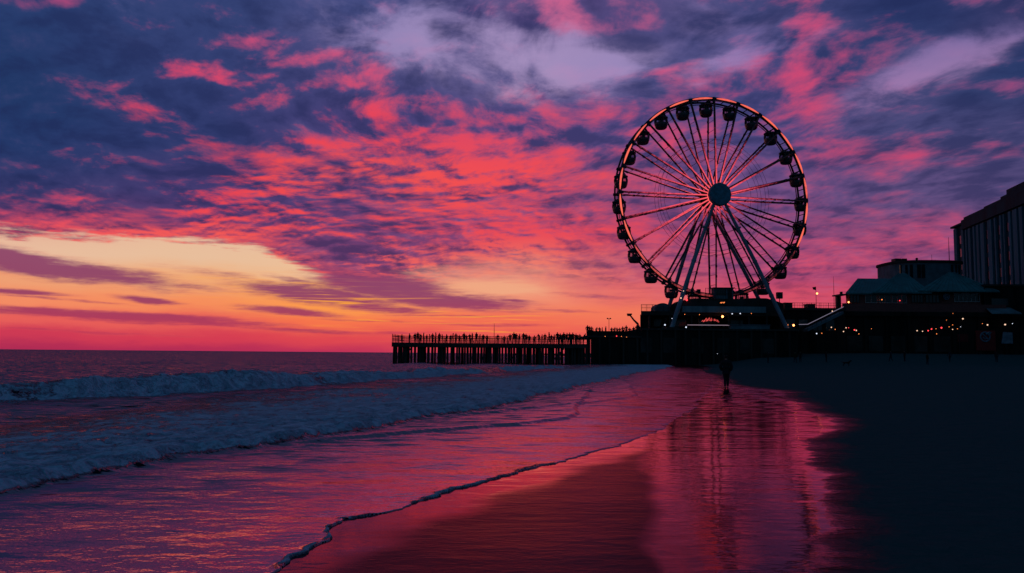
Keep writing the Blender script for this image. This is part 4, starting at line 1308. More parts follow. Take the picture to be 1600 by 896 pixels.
def build_station():
    xl, zt = P2(1002, 487); xr, _ = P2(1226, 487)
    st = empty('wheel_station', ((xl + xr) / 2, 152, D2), 'dim wheel loading station with a pale fascia band under the wheel', 'building')
    o = Vector(st.location)
    x0 = P2(1014, 500)[0]
    zf0, zf1 = P2(1100, 488.5)[1], P2(1100, 479)[1]
    zr = P2(1100, 468)[1]
    Y1 = 156.0
    # back wall and side walls: open shed facing the beach
    m = MB(); m.box(x0, xr, Y1 - 0.4, Y1, D2, zf0 - 0.003); m.prism([(x0, SY + 1.5, D2), (x0 + .3, SY + 1.5, D2), (x0 * 1.06 + .3, Y1 - .403, D2), (x0 * 1.06, Y1 - .403, D2)], (0, 0, zf0 - .003 - D2)); m.box(xr - 0.3, xr, SY + 0.5, Y1 - 0.403, D2, zf0 - 0.003)
    rel(m, o).build('wall', MAT['wall_dark'], st)
    # terrace slab at left, its rail
    xt = P2(1046, 487)[0]
    zs0, zs1 = P2(1002, 492.5)[1], P2(1002, 486)[1]
    kb = (Y1 + 1) / (SY + .4); m = MB(); m.prism([(xl, SY + .4, zs0), (xr, SY + .4, zs0), (xr * kb, Y1 + 1, zs0), (xl * kb, Y1 + 1, zs0)], (0, 0, zs1 - zs0)); rel(m, o).build('terrace_slab', MAT['wall_dark'], st)
    rel(railing(xl + 0.1, xt + 1, SY + 0.5, zs1, P2(1002, 476)[1] - zs1, 1.0), o).build('railing', MAT['iron'], st)
    m = MB(); hh = P2(1002, 476)[1] - zs1
    for zz in (zs1 + hh, zs1 + hh / 2): m.bar((xl + .1, SY + .5, zz), ((xl + .1) * Y1 / (SY + .5), Y1, zz), 0.07)
    for k in range(8): q = (xl + .1) * (SY + .5 + k * 1.3) / (SY + .5); m.bar((q, SY + .5 + k * 1.3, zs1), (q, SY + .5 + k * 1.3, zs1 + hh), 0.07)
    rel(m, o).build('railing', MAT['iron'], st)
    # rounded cover beside the rail
    m = MB(); xa, xb = P2(1026, 480)[0], P2(1050, 480)[0]; r = (xb - xa) / 2
    for k in range(1): pass
    ring = [(xa + r - r * math.cos(math.pi * k / 12), SY + 1.4, zs1 + (P2(1030, 473)[1] - zs1) * math.sin(math.pi * k / 12) ** 0.6) for k in range(13)]
    m.prism(ring, (0, 5, 0)); rel(m, o).build('barrel_cover', MAT['drum'], st)
    # fascia and dark upper band with a curved top
    xf0, xf1 = P2(1066, 484)[0], P2(1196, 484)[0]
    m = MB(); m.box(xf0, xf1, SY - 0.4, SY + 0.35, zf0, zf1); rel(m, o).build('fascia', MAT['fascia'], st)
    m = MB()
    top = [(1050, 478), (1060, 471), (1078, 467), (1096, 466), (1120, 466.5), (1150, 467), (1180, 465.5), (1200, 466), (1214, 470), (1226, 474)]
    pts = [(P2(a, b)[0], SY + 0.7, P2(a, b)[1]) for a, b in top]
    m.prism(pts + [(pts[-1][0], SY + .7, zs1 + .003), (pts[0][0], SY + .7, zs1 + .003)], (0, 3.0, 0)); rel(m, o).build('upper_band', MAT['wall_dark'], st)
    # canopy over the queue, lower roof, counter
    xc0, xc1 = P2(1074, 508)[0], P2(1168, 508)[0]
    zc = P2(1100, 508.2)[1]
    # columns
    for px in (1016, 1048, 1082, 1112, 1140, 1172, 1200, 1222):
        x = P2(px, 500)[0]; mm = MB(); mm.box(x - .14, x + .14, SY + 0.6, SY + 0.88, D2, zs0 - 0.003); rel(mm, o).build('column', MAT['iron'], st)
    # doors and ticket windows at the back of the shed
    for px in (1030, 1062, 1100, 1150, 1185, 1210):
        x, _ = P2(px, 500, Y1); mm = MB(); mm.box(x - 1.2, x + 1.2, Y1 - 0.46, Y1 - 0.405, D2 + 0.9, D2 + 2.3); rel(mm, o).build('window', MAT['dark_glass'], st)
    # stair from the terrace at right
    return st


build_station()
# white handrail light along the loading platform
_x0, _z = P2(1074, 508, 144.6); _x1, _ = P2(1168, 508, 144.6)
m = MB(); m.tube([(0, 0, 0), (_x1 - _x0, 0, 0)], 0.07, 6)
_t = m.build('tube_light', MAT['tube_white'], loc=(_x0, 144.6, _z)); tag(_t, 'long pale tube light along the loading platform edge', 'light')
for k in range(6):
    m = MB(); m.box(k * (_x1 - _x0) / 5 - .05, k * (_x1 - _x0) / 5 + .05, -.05, .05, D2 - _z - 0.05, -0.071)
    m.build('post', MAT['iron'], _t)

# low counter in front
_x0, _ = P2(1140, 515, 142.0); _x1, _ = P2(1200, 515, 142.0)
m = MB(); m.box(0, _x1 - _x0, 0, 1.2, -0.05, 0.75); m.box(-.15, _x1 - _x0 + .15, -.15, 1.35, 0.753, 0.84)
tag(m.build('counter', MAT['drum'], loc=(_x0, 141.0, D2)), 'low pale counter on the platform in front of the station', 'counter')


def build_booth():
    Y = 147.2
    x0, z0 = P2(1116, 465, Y); x1, z1 = P2(1146, 451, Y); z0 -= 0.35
    b = empty('control_booth', ((x0 + x1) / 2, Y + 1, z0), 'boxy control booth on the station roof below the wheel hub', 'booth')
    o = Vector(b.location)
    m = MB(); m.box(x0, x1, Y, Y + 2.2, z0, z1); rel(m, o).build('cabin', MAT['drum'], b)
    m = MB(); m.box(x0 - .2, x1 + .25, Y - .2, Y + 2.4, z1 + .003, z1 + .16); rel(m, o).build('roof', MAT['iron'], b)
    m = MB(); m.box(x0 + .3, x1 - 1.4, Y - .03, Y - .004, z0 + .75, z1 - .15); rel(m, o).build('window', MAT['dark_glass'], b)
    m = MB(); m.box(x1 - 1.1, x1 - .3, Y - .035, Y - .004, z0 + .05, z1 - .2); rel(m, o).build('door', MAT['iron'], b)
    xa, zb = P2(1102, 465, Y); xb, _ = P2(1165, 465, Y)
    rel(railing(xa, xb, Y - 0.3, z0, P2(1102, 450)[1] - z0, 1.9, 4, 0.035), o).build('railing', MAT['iron'], b)


build_booth()
# speaker box on a stub at right, cabinet at left of the booth
def box_on_post(px0, px1, py0, py1, Y, zbase, name, label, cat):
    x0, z1 = P2(px0, py0, Y); x1, z0 = P2(px1, py1, Y)
    c = (x0 + x1) / 2; m = MB()
    m.box(x0 - c, x1 - c, -.45, .45, z0 - zbase, z1 - zbase); m.lathe([(0.09, 0), (0.07, z0 - zbase)], 8)
    m.box(x0 - c + .1, x1 - c - .1, -.5, -.455, z0 - zbase + .12, z1 - zbase - .12)
    tag(m.build(name, MAT['iron'], loc=(c, Y, zbase)), label, cat)


box_on_post(1213.5, 1222, 457, 467, 148.5, P2(1220, 474, 148.5)[1], 'loudspeaker', 'square black loudspeaker box on a stub right of the wheel', 'speaker')
box_on_post(1089, 1094, 452.5, 460, 148.0, P2(1092, 466.5, 148)[1], 'control_cabinet', 'narrow dark cabinet on the station roof left of the control booth', 'cabinet')

# ---- illuminated script on the station front (unreadable scrawl of tubes)
def neon():
    Y = 145.6; x0, z0 = P2(1096.5, 504, Y); s = 150 / FPX
    o = Vector((x0, Y, z0)); m = MB()
    def st(pts, r=0.055): m.tube([(a * s, 0, b * s) for a, b in pts], r, 5)
    st([(0, 1.2), (1.5, 3.2), (3, 1.0), (2.2, 0.6), (4.4, 3.6)])
    st([(4.2, 1.2), (6.0, 5.2), (7.0, 6.6), (7.4, 3.2), (6.4, 1.6), (8.2, 2.4), (9.4, 5.4)])
    st([(9.2, 2.2), (10.6, 5.8), (11.6, 7.2), (12.4, 4.2), (11.2, 2.6), (13.4, 3.0), (15.0, 6.6)])
    st([(13.8, 2.2), (15.6, 3.4), (15.2, 5.2)])
    st([(18.6, 2.4), (18.8, 5.2), (20.0, 5.0), (19.8, 2.6), (21.4, 2.8), (21.6, 4.6)])
    st([(22.8, 1.4), (23.4, 3.6), (24.6, 3.4), (24.4, 1.0), (26.2, 0.8)])
    r = m.build('neon_sign', MAT['neon'], loc=o); tag(r, 'red neon script sign glowing on the station front', 'sign')
    m = MB(); m.box(-.3, 27 * s, .10, .18, 0.25 * s, 0.7 * s); m.box(-.3, 27 * s, .10, .18, 3.6 * s, 4.0 * s)
    for k in (2, 13, 25): m.box(k * s - .04, k * s + .04, .183, .8, 0.3 * s, 0.6 * s)
    m.build('bracket', MAT['iron'], r)


neon()


def number_sign():
    Y = 146.5; x0, z0 = P2(1125, 475, Y); s = 150 / FPX
    m = MB(); m.box(-.1, 7.6 * s, 0, .15, -.1, 3.6 * s); r = m.build('light_board', MAT['iron'], loc=(x0, Y, z0)); tag(r, 'small board of red and amber lamps above the fascia', 'sign')
    m = MB()
    for k, (a, b) in enumerate(((0.4, 1.6), (1.6, 1.2), (2.6, 2.0), (4.2, 1.8), (5.4, 1.4), (6.4, 2.2))): m.box(a * s, (a + .8) * s, -.05, -.004, (b - .6) * s, (b + .7) * s)
    m.build('lamp_panel', MAT['lamp_orange'], r)


number_sign()


def lamp(px, py, Y, mat, rad_px, label, hang=0.0, group=None, back=0.6):
    """globe on a short bracket"""
    p = at(px, py, Y); r = rad_px * Y / FPX
    m = MB(); m.lathe([(r * math.sin(math.pi * k / 8) + 1e-4, -r * math.cos(math.pi * k / 8)) for k in range(9)], 10, caps=False)
    m2 = MB(); m2.tube([(0, r * .9, 0), (0, r + back * .7, 0.02), (0, r + back, -0.05)], max(0.02, r * .3), 5)
    base = m2.build('lamp', MAT['iron'], loc=p); tag(base, label, 'lamp', group)
    m.build('globe', MAT[mat], base, smooth=True)
    return base


GL = 'small lamps on the wheel station'
for px, py, Y, mt, r, lb in (
        (1129, 495, 145.4, 'lamp_warm', 1.9, 'large orange globe lamp right of the neon script'),
        (1073, 469, 146.3, 'lamp_red', 1.6, 'dim red lamp on the upper band right of the wheel leg'),
        (1064, 466, 142.6, 'lamp_soft', 1.1, 'pinkish lamp fixed near the left wheel leg'),
        (1068, 455, 142.8, 'lamp_soft', 0.7, 'faint lamp higher up beside the left wheel leg'),
        (1039, 508, 142.2, 'lamp_white', 1.2, 'white lamp at the foot of the left wheel legs'),
        (1072, 511.5, 141.0, 'lamp_white', 1.2, 'white lamp at the left end of the pale tube light'),
        (1144, 490.6, 145.7, 'lamp_white', 0.9, 'bright white spot under the fascia right of the orange globe'),
        (1156.6, 490.2, 145.7, 'lamp_white', 0.9, 'white spot under the fascia near its middle, right of its twin'),
        (1174, 490.2, 145.7, 'lamp_orange', 0.6, 'faint spot under the right end of the fascia'),
        (1093, 492, 145.7, 'lamp_orange', 0.6, 'faint spot under the fascia above the neon script'),
        (1070, 491.5, 145.7, 'lamp_orange', 0.6, 'faint spot under the left end of the fascia'),
        (1050, 498, 145.4, 'lamp_white', 0.6, 'tiny pale light between the left wheel legs'),
        (1240, 508.6, 144, 'lamp_warm', 1.7, 'bright orange lamp at the foot of the ramp'),
        (1231, 508, 144.5, 'lamp_orange', 0.8, 'small orange lamp beside the right wheel leg foot'),
        (945.5, 526, 137.5, 'lamp_orange', 0.55, 'tiny amber light low on the hall near the pier'),
        (963.5, 525.5, 137.5, 'lamp_red', 0.9, 'tiny red light on the hall parapet'),
        (971, 526, 137.5, 'lamp_orange', 0.55, 'tiny amber light right of the red light on the parapet'),
        (979, 527, 137.5, 'lamp_orange', 0.5, 'tiny amber light on the hall below the floodlight arm'),
        (1121, 553, 137.5, 'lamp_white', 0.4, 'tiny pale light low on the hall behind the walker')):
    lamp(px, py, Y, mt, r, lb, group=GL)


# ------------------------------------------------------------------ terrace with railing to the right of the station
def build_terrace():
    Y = 150.0
    x0, zt = P2(1228, 481, Y); x1, _ = P2(1322, 481, Y)
    t = empty('roof_terrace', ((x0 + x1) / 2, Y + 5, D2 - 1), 'dark flat roofed terrace with a long railing beside the wheel station', 'building')
    o = Vector(t.location)
    m = MB(); m.box(x0, x1, Y + .4, Y + 12, 0.5, zt - .45); rel(m, o).build('wall', MAT['wall_black'], t)
    m = MB(); m.box(x0 - .3, x1, Y, Y + 12.4, zt - .447, zt); rel(m, o).build('roof_slab', MAT['wall_dark'], t)
    rel(railing(x0, x1, Y + .15, zt, P2(1240, 471)[1] - zt, 1.5, 5, .04), o).build('railing', MAT['iron'], t)
    for a, b, c in ((1226, 1238, 474), (1262, 1274, 476)):
        xa, zz = P2(a, c, Y + 2); xb, _ = P2(b, c, Y + 2); m = MB(); m.box(xa, xb, Y + 2, Y + 4, zt + .003, zz); m.box(xa - .1, xb + .1, Y + 1.9, Y + 4.1, zz + .003, zz + .12)
        rel(m, o).build('plant_box', MAT['iron'], t)
    for px in (1236, 1256, 1278, 1298):
        x = P2(px, 495, Y)[0]; m = MB(); m.box(x - .8, x + .8, Y + .34, Y + .395, D2 + .2, D2 + 2.2); rel(m, o).build('window', MAT['dark_glass'], t)


build_terrace()
p = at(1275, 459, 150.6)
zt = P2(1228, 481, 150)[1]
m = MB(); hp = p.z - zt
m.lathe([(.12, 0), (.12, .15), (.055, .2), (.04, hp + 1.3)], 8)
fp = m.build('lamp_post', MAT['iron'], loc=(p.x, 150.6, zt)); tag(fp, 'lamp post with a glowing globe and small flag on the roof terrace', 'lamp post')
m = MB(); m.lathe([(.19 * math.sin(math.pi * k / 8) + 1e-4, -.19 * math.cos(math.pi * k / 8)) for k in range(9)], 10, (0.14, -.16, hp), caps=False); m.build('globe', MAT['lamp_warm'], fp, smooth=True)
m = MB(); m.add([(0, 0, hp + 1.3), (-.62, .05, hp + 1.2), (-.55, -.03, hp + .75), (0, 0, hp + .62), (0, .03, hp + 1.3), (-.62, .08, hp + 1.2), (-.55, 0, hp + .75), (0, .03, hp + .62)],
               [(0, 1, 2, 3), (7, 6, 5, 4), (0, 4, 5, 1), (1, 5, 6, 2), (2, 6, 7, 3), (3, 7, 4, 0)]); m.build('flag', MAT['cloth_dark'], fp)
mast(1303.5, 432, 481, 150.5, zt, 0.05, 'mast', 'tall thin mast rising from the roof terrace railing', 'mast')


# ---- ramp with a lit handrail up to the restaurant
def build_ramp():
    Y = 146.5
    x0, z0 = P2(1262, 507, Y); x1, z1 = P2(1318, 479.5, Y)
    r = empty('ramp', (x0, Y, z0 - .9), 'sloping stair ramp with a pale lit handrail up to the restaurant', 'ramp')
    o = Vector(r.location); m = MB()
    m.prism([(x0, Y, z0 - 1.3), (x1, Y, z1 - 1.3), (x1, Y, z1 - .85), (x0, Y, z0 - .85)], (0, 2.2, 0)); rel(m, o).build('flight', MAT['drum'], r)
    m = MB(); m.tube([(x0 - 1.6, Y - .05, z0 - .05), (x0, Y - .05, z0), (x1, Y - .05, z1)], .065, 6); rel(m, o).build('handrail', MAT['rail_lit'], r)
    for k in range(9):
        f = k / 8; x, z = x0 + (x1 - x0) * f, z0 + (z1 - z0) * f; m = MB(); m.box(x - .03, x + .03, Y - .08, Y - .02, z - .9, z - .066)
        rel(m, o).build('baluster', MAT['iron'], r)
    lamp(1300.5, 486.5, Y - .2, 'lamp_soft', .9, 'pink lamp halfway up the lit handrail of the ramp')


build_ramp()
# ------------------------------------------------------------------ beachfront restaurant with teal roofs
RY = 153.0


def build_restaurant():
    X = lambda px, Y=RY: at(px, 470, Y).x
    Zr = lambda py, px=1430, Y=RY: at(px, py, Y).z
    g = 1.2
    r = empty('restaurant', (X(1430), RY + 8, g), 'beachfront restaurant with red brick walls and teal hipped roofs', 'restaurant')
    o = Vector(r.location)
    z_eave, z_sill, z_terr = Zr(459), Zr(474), Zr(484)
    x0, x1 = X(1322), X(1533)
    def sbox(m, pa, pb, ya, yb, z0, z1, da=0.0, db=0.0):
        """block whose flanks run back along the slanting plot lines"""
        m.prism([(X(pa, ya) - da, ya, z0), (X(pb, ya) + db, ya, z0), (X(pb, yb) + db, yb, z0), (X(pa, yb) - da, yb, z0)], (0, 0, z1 - z0)); return m
    # lower storey, dark
    m = MB(); sbox(m, 1246, 1700, RY - 1.5, RY + 24, -0.6, z_terr - 1.4); rel(m, o).build('lower_wall', MAT['wall_black'], r)
    m = MB(); sbox(m, 1304, 1700, RY - 2.2, RY + 24.2, z_terr - 1.397, z_terr - .55); rel(m, o).build('terrace_slab', MAT['wall_black'], r)
    m = MB(); m.box(x0 - 1.0, x1 + 4, RY - 1.2, RY - .6, z_terr - .547, z_sill - .25); rel(m, o).build('parapet', MAT['brick'], r)
    # brick storey
    m = MB(); sbox(m, 1322, 1533, RY, RY + 18, z_terr - .547, z_eave - .003); rel(m, o).build('wall', MAT['brick'], r)
    # window bands
    def win(pa, pb, pt, pbm, n, frame='frame_white'):
        xa, xb, za, zb = X(pa), X(pb), Zr(pbm), Zr(pt)
        m = MB(); m.box(xa, xb, RY - .05, RY - .004, za, zb); w = rel(m, o).build('window', MAT['dark_glass'], r)
        m = MB(); t = .055
        m.box(xa - t, xb + t, RY - .14, RY - .053, zb - t, zb + t); m.box(xa - t, xb + t, RY - .14, RY - .053, za - t, za + t)
        for k in range(n + 1):
            x = xa + (xb - xa) * k / n; m.box(x - t * .7, x + t * .7, RY - .135, RY - .054, za + t, zb - t)
        rel(m, o).build('frame', MAT[frame], w)
    win(1328, 1343, 462, 474, 3, 'wall_dark'); win(1352, 1370, 461, 474, 2, 'frame_white'); win(1373, 1392, 461, 474, 2, 'frame_white'); win(1394, 1416, 461, 474, 3, 'frame_white')
    win(1424, 1442, 461, 473, 4, 'wall_dark'); win(1446, 1468, 461, 473, 4, 'wall_dark'); win(1491, 1530, 458.5, 471, 6, 'frame_white')
    # lower openings, shutters
    for pa, pb, mt in ((1262, 1280, 'wall_dark'), (1288, 1306, 'wall_dark'), (1316, 1340, 'wall_dark'), (1350, 1372, 'wall_dark'), (1384, 1406, 'wall_dark'), (1420, 1440, 'wall_dark'), (1450, 1476, 'wall_dark'), (1588, 1606, 'wall_dark')):
        m = MB(); za, zb = Zr(550), Zr(526)
        m.box(X(pa), X(pb), RY - 1.56, RY - 1.503, za, zb)
        n = 5
        for k in range(n): q = za + (zb - za) * k / n; m.box(X(pa) + .04, X(pb) - .04, RY - 1.59, RY - 1.562, q + .04, q + (zb - za) / n - .04)
        rel(m, o).build('shutter', MAT[mt], r)
    m = MB(); m.box(X(1487), X(1503), RY - 1.58, RY - 1.503, Zr(534), Zr(522)); rel(m, o).build('shutter', MAT['shutter_red'], r)
    for px in (1255, 1311, 1345, 1378, 1412, 1445, 1481, 1520, 1560, 1585):
        m = MB(); m.box(X(px) - .25, X(px) + .25, RY - 1.8, RY - 1.503, 0.2, z_terr - 1.42); rel(m, o).build('pillar', MAT['wall_black'], r)
    # roofs: long hip at left, two pavilion hips, low wing at right
    def hip(pa, pb, ya, yb, ridge_a, ridge_b, py_e, py_r, over=.8, name='roof'):
        ze, zr = Zr(py_e, (pa + pb) / 2), Zr(py_r, (pa + pb) / 2, (ya + yb) / 2)
        c, d = ya - over, yb + over; a, b, a2, b2 = X(pa, c) - over, X(pb, c) + over, X(pa, d) - over, X(pb, d) + over
        yc = (ya + yb) / 2
        m = MB()
        m.add([(a, c, ze), (b, c, ze), (b2, d, ze), (a2, d, ze), (X(ridge_a, yc), yc, zr), (X(ridge_b, yc), yc, zr), (a, c, ze - .25), (b, c, ze - .25), (b2, d, ze - .25), (a2, d, ze - .25)],
              [(0, 1, 5, 4), (1, 2, 5), (2, 3, 4, 5), (3, 0, 4), (6, 7, 1, 0), (7, 8, 2, 1), (8, 9, 3, 2), (9, 6, 0, 3), (9, 8, 7, 6)])
        # standing seams on the front slope
        for k in range(1, 14):
            f = k / 14; p0 = Vector((a + (b - a) * f, c, ze)); q = Vector((X(ridge_a, yc) + (X(ridge_b, yc) - X(ridge_a, yc)) * f, yc, zr))
            m.bar(p0 + Vector((0, 0, .04)), p0.lerp(q, .97) + Vector((0, 0, .04)), .07, .06)
        rel(m, o).build(name, MAT['teal_roof'], r)
    hip(1328, 1400, RY - .2, RY + 16, 1341, 1396, 459, 435.5)
    hip(1370, 1450, RY - .9, RY + 12, 1405, 1417, 457.8, 427.5)
    hip(1442, 1556, RY - .9, RY + 12, 1484, 1494, 455.5, 426)
    # small porch at the head of the ramp
    m = MB(); xa, xb = X(1310), X(1321); m.box(xa, xb, RY - 1, RY + 3, Zr(463), Zr(461)); m.box(xa, xa + .15, RY - .9, RY - .75, z_terr - .547, Zr(463) - .003); m.box(xa + .6, xb, RY + 2, RY + 3, z_terr - .547, Zr(463) - .003)
    m.box(X(1314), X(1317), RY, RY + .5, Zr(461) + .003, Zr(457)); rel(m, o).build('porch', MAT['iron'], r)
    # right-hand wing: dark low roof, awning
    m = MB(); m.box(X(1537), X(1700), RY - .6, RY + 20, z_terr - .547, Zr(447)); rel(m, o).build('wing', MAT['wall_black'], r)
    m = MB(); m.box(X(1535), X(1700), RY - 1.0, RY + 20.3, Zr(447) + .003, Zr(444)); rel(m, o).build('wing_roof', MAT['wall_dark'], r)
    m = MB(); za, zb = Zr(490), Zr(480)
    m.add([(X(1528), RY - 4.2, za), (X(1574), RY - 4.2, za), (X(1574), RY - .62, zb), (X(1536), RY - .62, zb), (X(1528), RY - 4.2, za - .2), (X(1574), RY - 4.2, za - .2), (X(1574), RY - .62, zb - .2), (X(1536), RY - .62, zb - .2)],
          [(0, 1, 2, 3), (7, 6, 5, 4), (0, 4, 5, 1), (1, 5, 6, 2), (2, 6, 7, 3), (3, 7, 4, 0)]); rel(m, o).build('awning', MAT['fascia'], r)
    m = MB(); m.box(X(1546), X(1572), RY - .66, RY - .604, Zr(477), Zr(466)); w = rel(m, o).build('window', MAT['dark_glass'], r)
    m = MB(); m.tube([(X(1533.5), RY - 1.1, z_terr), (X(1533.5), RY - 1.1, Zr(440))], .08, 6); rel(m, o).build('drainpipe', MAT['iron'], r)


build_restaurant()


def disc_sign(px, py, Y, rad, label, back, ring, shape, name='round_sign'):
    p = at(px, py, Y); r = rad * Y / FPX
    m = MB(); m.lathe([(r, 0), (r, .12), (r * .98, .14)], 24, ax=(0, -1, 0)); o = m.build(name, MAT[back], loc=p); tag(o, label, 'sign')
    m = MB(); m.tube([(r * .86 * math.cos(a), -.16, r * .86 * math.sin(a)) for a in [2 * math.pi * k / 28 for k in range(28)]], r * .10, 5, closed=True); m.build('border', MAT[ring], o)
    m = MB()
    for pts, w in shape: m.tube([(a * r, -.165, b * r) for a, b in pts], [w * r * f for f in np.interp(np.linspace(0, 1, len(pts)), [0, .5, 1], [.6, 1, .45])], 6)
    m.build('emblem', MAT[ring], o)
    return o


disc_sign(1478, 464, RY - .75, 5.2, 'round emblem sign with a pale ring on the brick wall', 'wall_dark', 'sign_blue',
          [([(.45, .5), (.1, .58), (-.3, .4), (-.48, 0), (-.3, -.42), (.1, -.5), (.45, -.3), (.5, 0), (.15, .02)], .15), ([(-.1, .1), (.15, -.05), (.3, -.25)], .16)])


def panel_sign():
    Y = RY - 2.0
    a, b = at(1526, 548, Y), at(1555, 517, Y)
    m = MB(); m.box(0, b.x - a.x, 0, .12, 0, b.z - a.z)
    o = m.build('panel_sign', MAT['sign_red'], loc=(a.x, Y, a.z)); tag(o, 'dull red sign panel with a pale blue circled emblem', 'sign')
    s = Y / FPX; cx, cz = (1540 - 1526) * s, (548 - 526.5) * s; r = 7.2 * s
    m = MB(); m.tube([(cx + r * math.cos(t), -.05, cz + r * math.sin(t)) for t in [2 * math.pi * k / 28 for k in range(28)]], r * .16, 6, closed=True); m.build('border', MAT['sign_blue'], o)
    m = MB(); m.tube([(cx - r * .7, -.055, cz + r * .7), (cx + r * .1, -.055, cz - r * .05), (cx + r * .75, -.055, cz - r * .7)], r * .15, 6)
    m.tube([(cx + r * .1, -.06, cz + r * .55), (cx + r * .9, -.06, cz + r * 1.0), (cx + r * 1.35, -.06, cz + r * .95), (cx + r * .6, -.06, cz + r * .35)], [r * .25, r * .2, r * .1, r * .16], 6)
    m.tube([(cx - r * .45, -.06, cz - r * .1), (cx - r * .1, -.06, cz - r * .5), (cx + r * .3, -.06, cz - r * .35)], r * .17, 6); m.build('emblem', MAT['sign_blue'], o)
    m = MB(); m.box(.15, .25, .123, .5, -1.2, b.z - a.z - .1); m.box(b.x - a.x - .25, b.x - a.x - .15, .123, .5, -1.2, b.z - a.z - .1); m.build('post', MAT['iron'], o)
    a, b = at(1565, 537, Y), at(1582, 519, Y); w, h = b.x - a.x, b.z - a.z
    m = MB(); m.prism([(0, 0, 0), (w, 0, 0), (w, 0, h * .95), (w * .55, 0, h * .98), (w * .18, 0, h), (w * .05, 0, h * .3)], (0, .1, 0))
    o = m.build('notice_board', MAT['sign_pale'], loc=(a.x, Y, a.z)); tag(o, 'pale faded notice board right of the red sign panel', 'sign')
    m = MB(); m.box(w * .45, w * .5, .103, .2, -1.4, h * .9); m.build('post', MAT['iron'], o)


panel_sign()

# ------------------------------------------------------------------ string lights and lamps along the beach front
GS = 'lights strung along the beach front'


def string_lights(label, pts, Y, posts):
    """catenary wire with bulbs between posts"""
    c = at(pts[0][0], pts[0][1], Y)
    r = empty('string_lights', c, label, 'string lights', 'strings of beach front bulbs')
    wire = [at(px, py - 1.2, Y) - c for px, py, mt, s in pts]
    m = MB(); m.tube(wire, .02, 4); m.build('wire', MAT['iron'], r)
    for px, py, mt, s in pts:
        q = at(px, py, Y) - c; rad = s * Y / FPX
        m = MB(); m.lathe([(rad * math.sin(math.pi * k / 8) + 1e-4, -rad * math.cos(math.pi * k / 8)) for k in range(9)], 8, q, caps=False)
        b = m.build('bulb', MAT[mt], r, smooth=True)
        m = MB(); m.lathe([(.05, 0), (.05, .14)], 6, q + Vector((0, 0, rad * .8))); m.build('cap', MAT['iron'], b)
    for px in posts:
        q = at(px, 552, Y) - c; t = at(px, 511, Y) - c
        m = MB(); m.tube([(q.x, 0, q.z - .6), (q.x, 0, t.z)], .06, 6); m.build('post', MAT['iron'], r)


string_lights('left string of small bulbs below the roof terrace', [(1276, 521.5, 'lamp_white', 1.0), (1284, 521, 'lamp_orange', .7), (1299, 511.8, 'lamp_soft', .9), (1305, 515, 'lamp_orange', .7), (1318, 518.3, 'lamp_soft', .9),
              (1322, 512.5, 'lamp_soft', .9), (1326, 512.5, 'lamp_red', .6), (1335, 515.8, 'lamp_red', 1.1), (1338, 516.6, 'lamp_soft', .9), (1342, 522, 'lamp_orange', .7), (1361.5, 514, 'lamp_orange', .6)], 149.0, [1278, 1320, 1362])
string_lights('right string of red and white bulbs left of the sign panel', [(1433, 517, 'lamp_soft', .9), (1441.5, 518, 'lamp_soft', .8), (1450.3, 517, 'lamp_red', 1.0), (1455.5, 514.5, 'lamp_red', 1.1), (1462.5, 514, 'lamp_orange', .6), (1463.5, 522, 'lamp_orange', .7),
              (1471, 512.5, 'lamp_red', 1.3), (1483, 511, 'lamp_orange', .6), (1488.5, 508, 'lamp_orange', .6), (1488.5, 515, 'lamp_soft', .8), (1496, 514, 'lamp_orange', .6), (1501, 511, 'lamp_white', .5)], 149.0, [1432, 1468, 1500])
for px, py, mt, s, lb in ((1504.5, 498.4, 'lamp_soft', 1.1, 'lone bright lamp above the right string of bulbs'), (1543, 508, 'lamp_soft', 1.1, 'pink white lamp above the red sign panel'),
                          (1535, 506, 'lamp_orange', .5, 'faint lamp just left of the pink white lamp over the sign'), (1570.5, 507.5, 'lamp_soft', 1.2, 'pink lamp above the pale notice board'),
                          (1582, 506, 'lamp_white', .6, 'faint white light right of the pink lamp over the notice board'), (1326, 472.5, 'lamp_warm', 1.3, 'orange lamp at the corner of the brick restaurant storey'),
                          (1378, 468.5, 'lamp_orange', .9, 'orange glow inside the left restaurant windows'), (1406, 470, 'lamp_red', .9, 'red glow in a restaurant window under the middle roof'),
                          (1489, 490, 'lamp_orange', .45, 'faint point of light under the terrace edge'), (1479, 500.5, 'lamp_orange', .45, 'faint point of light left of the lone bright lamp')):
    lamp(px, py, RY - 2.3 if py > 480 else RY - .5, mt, s, lb, group=GS, back=.3)

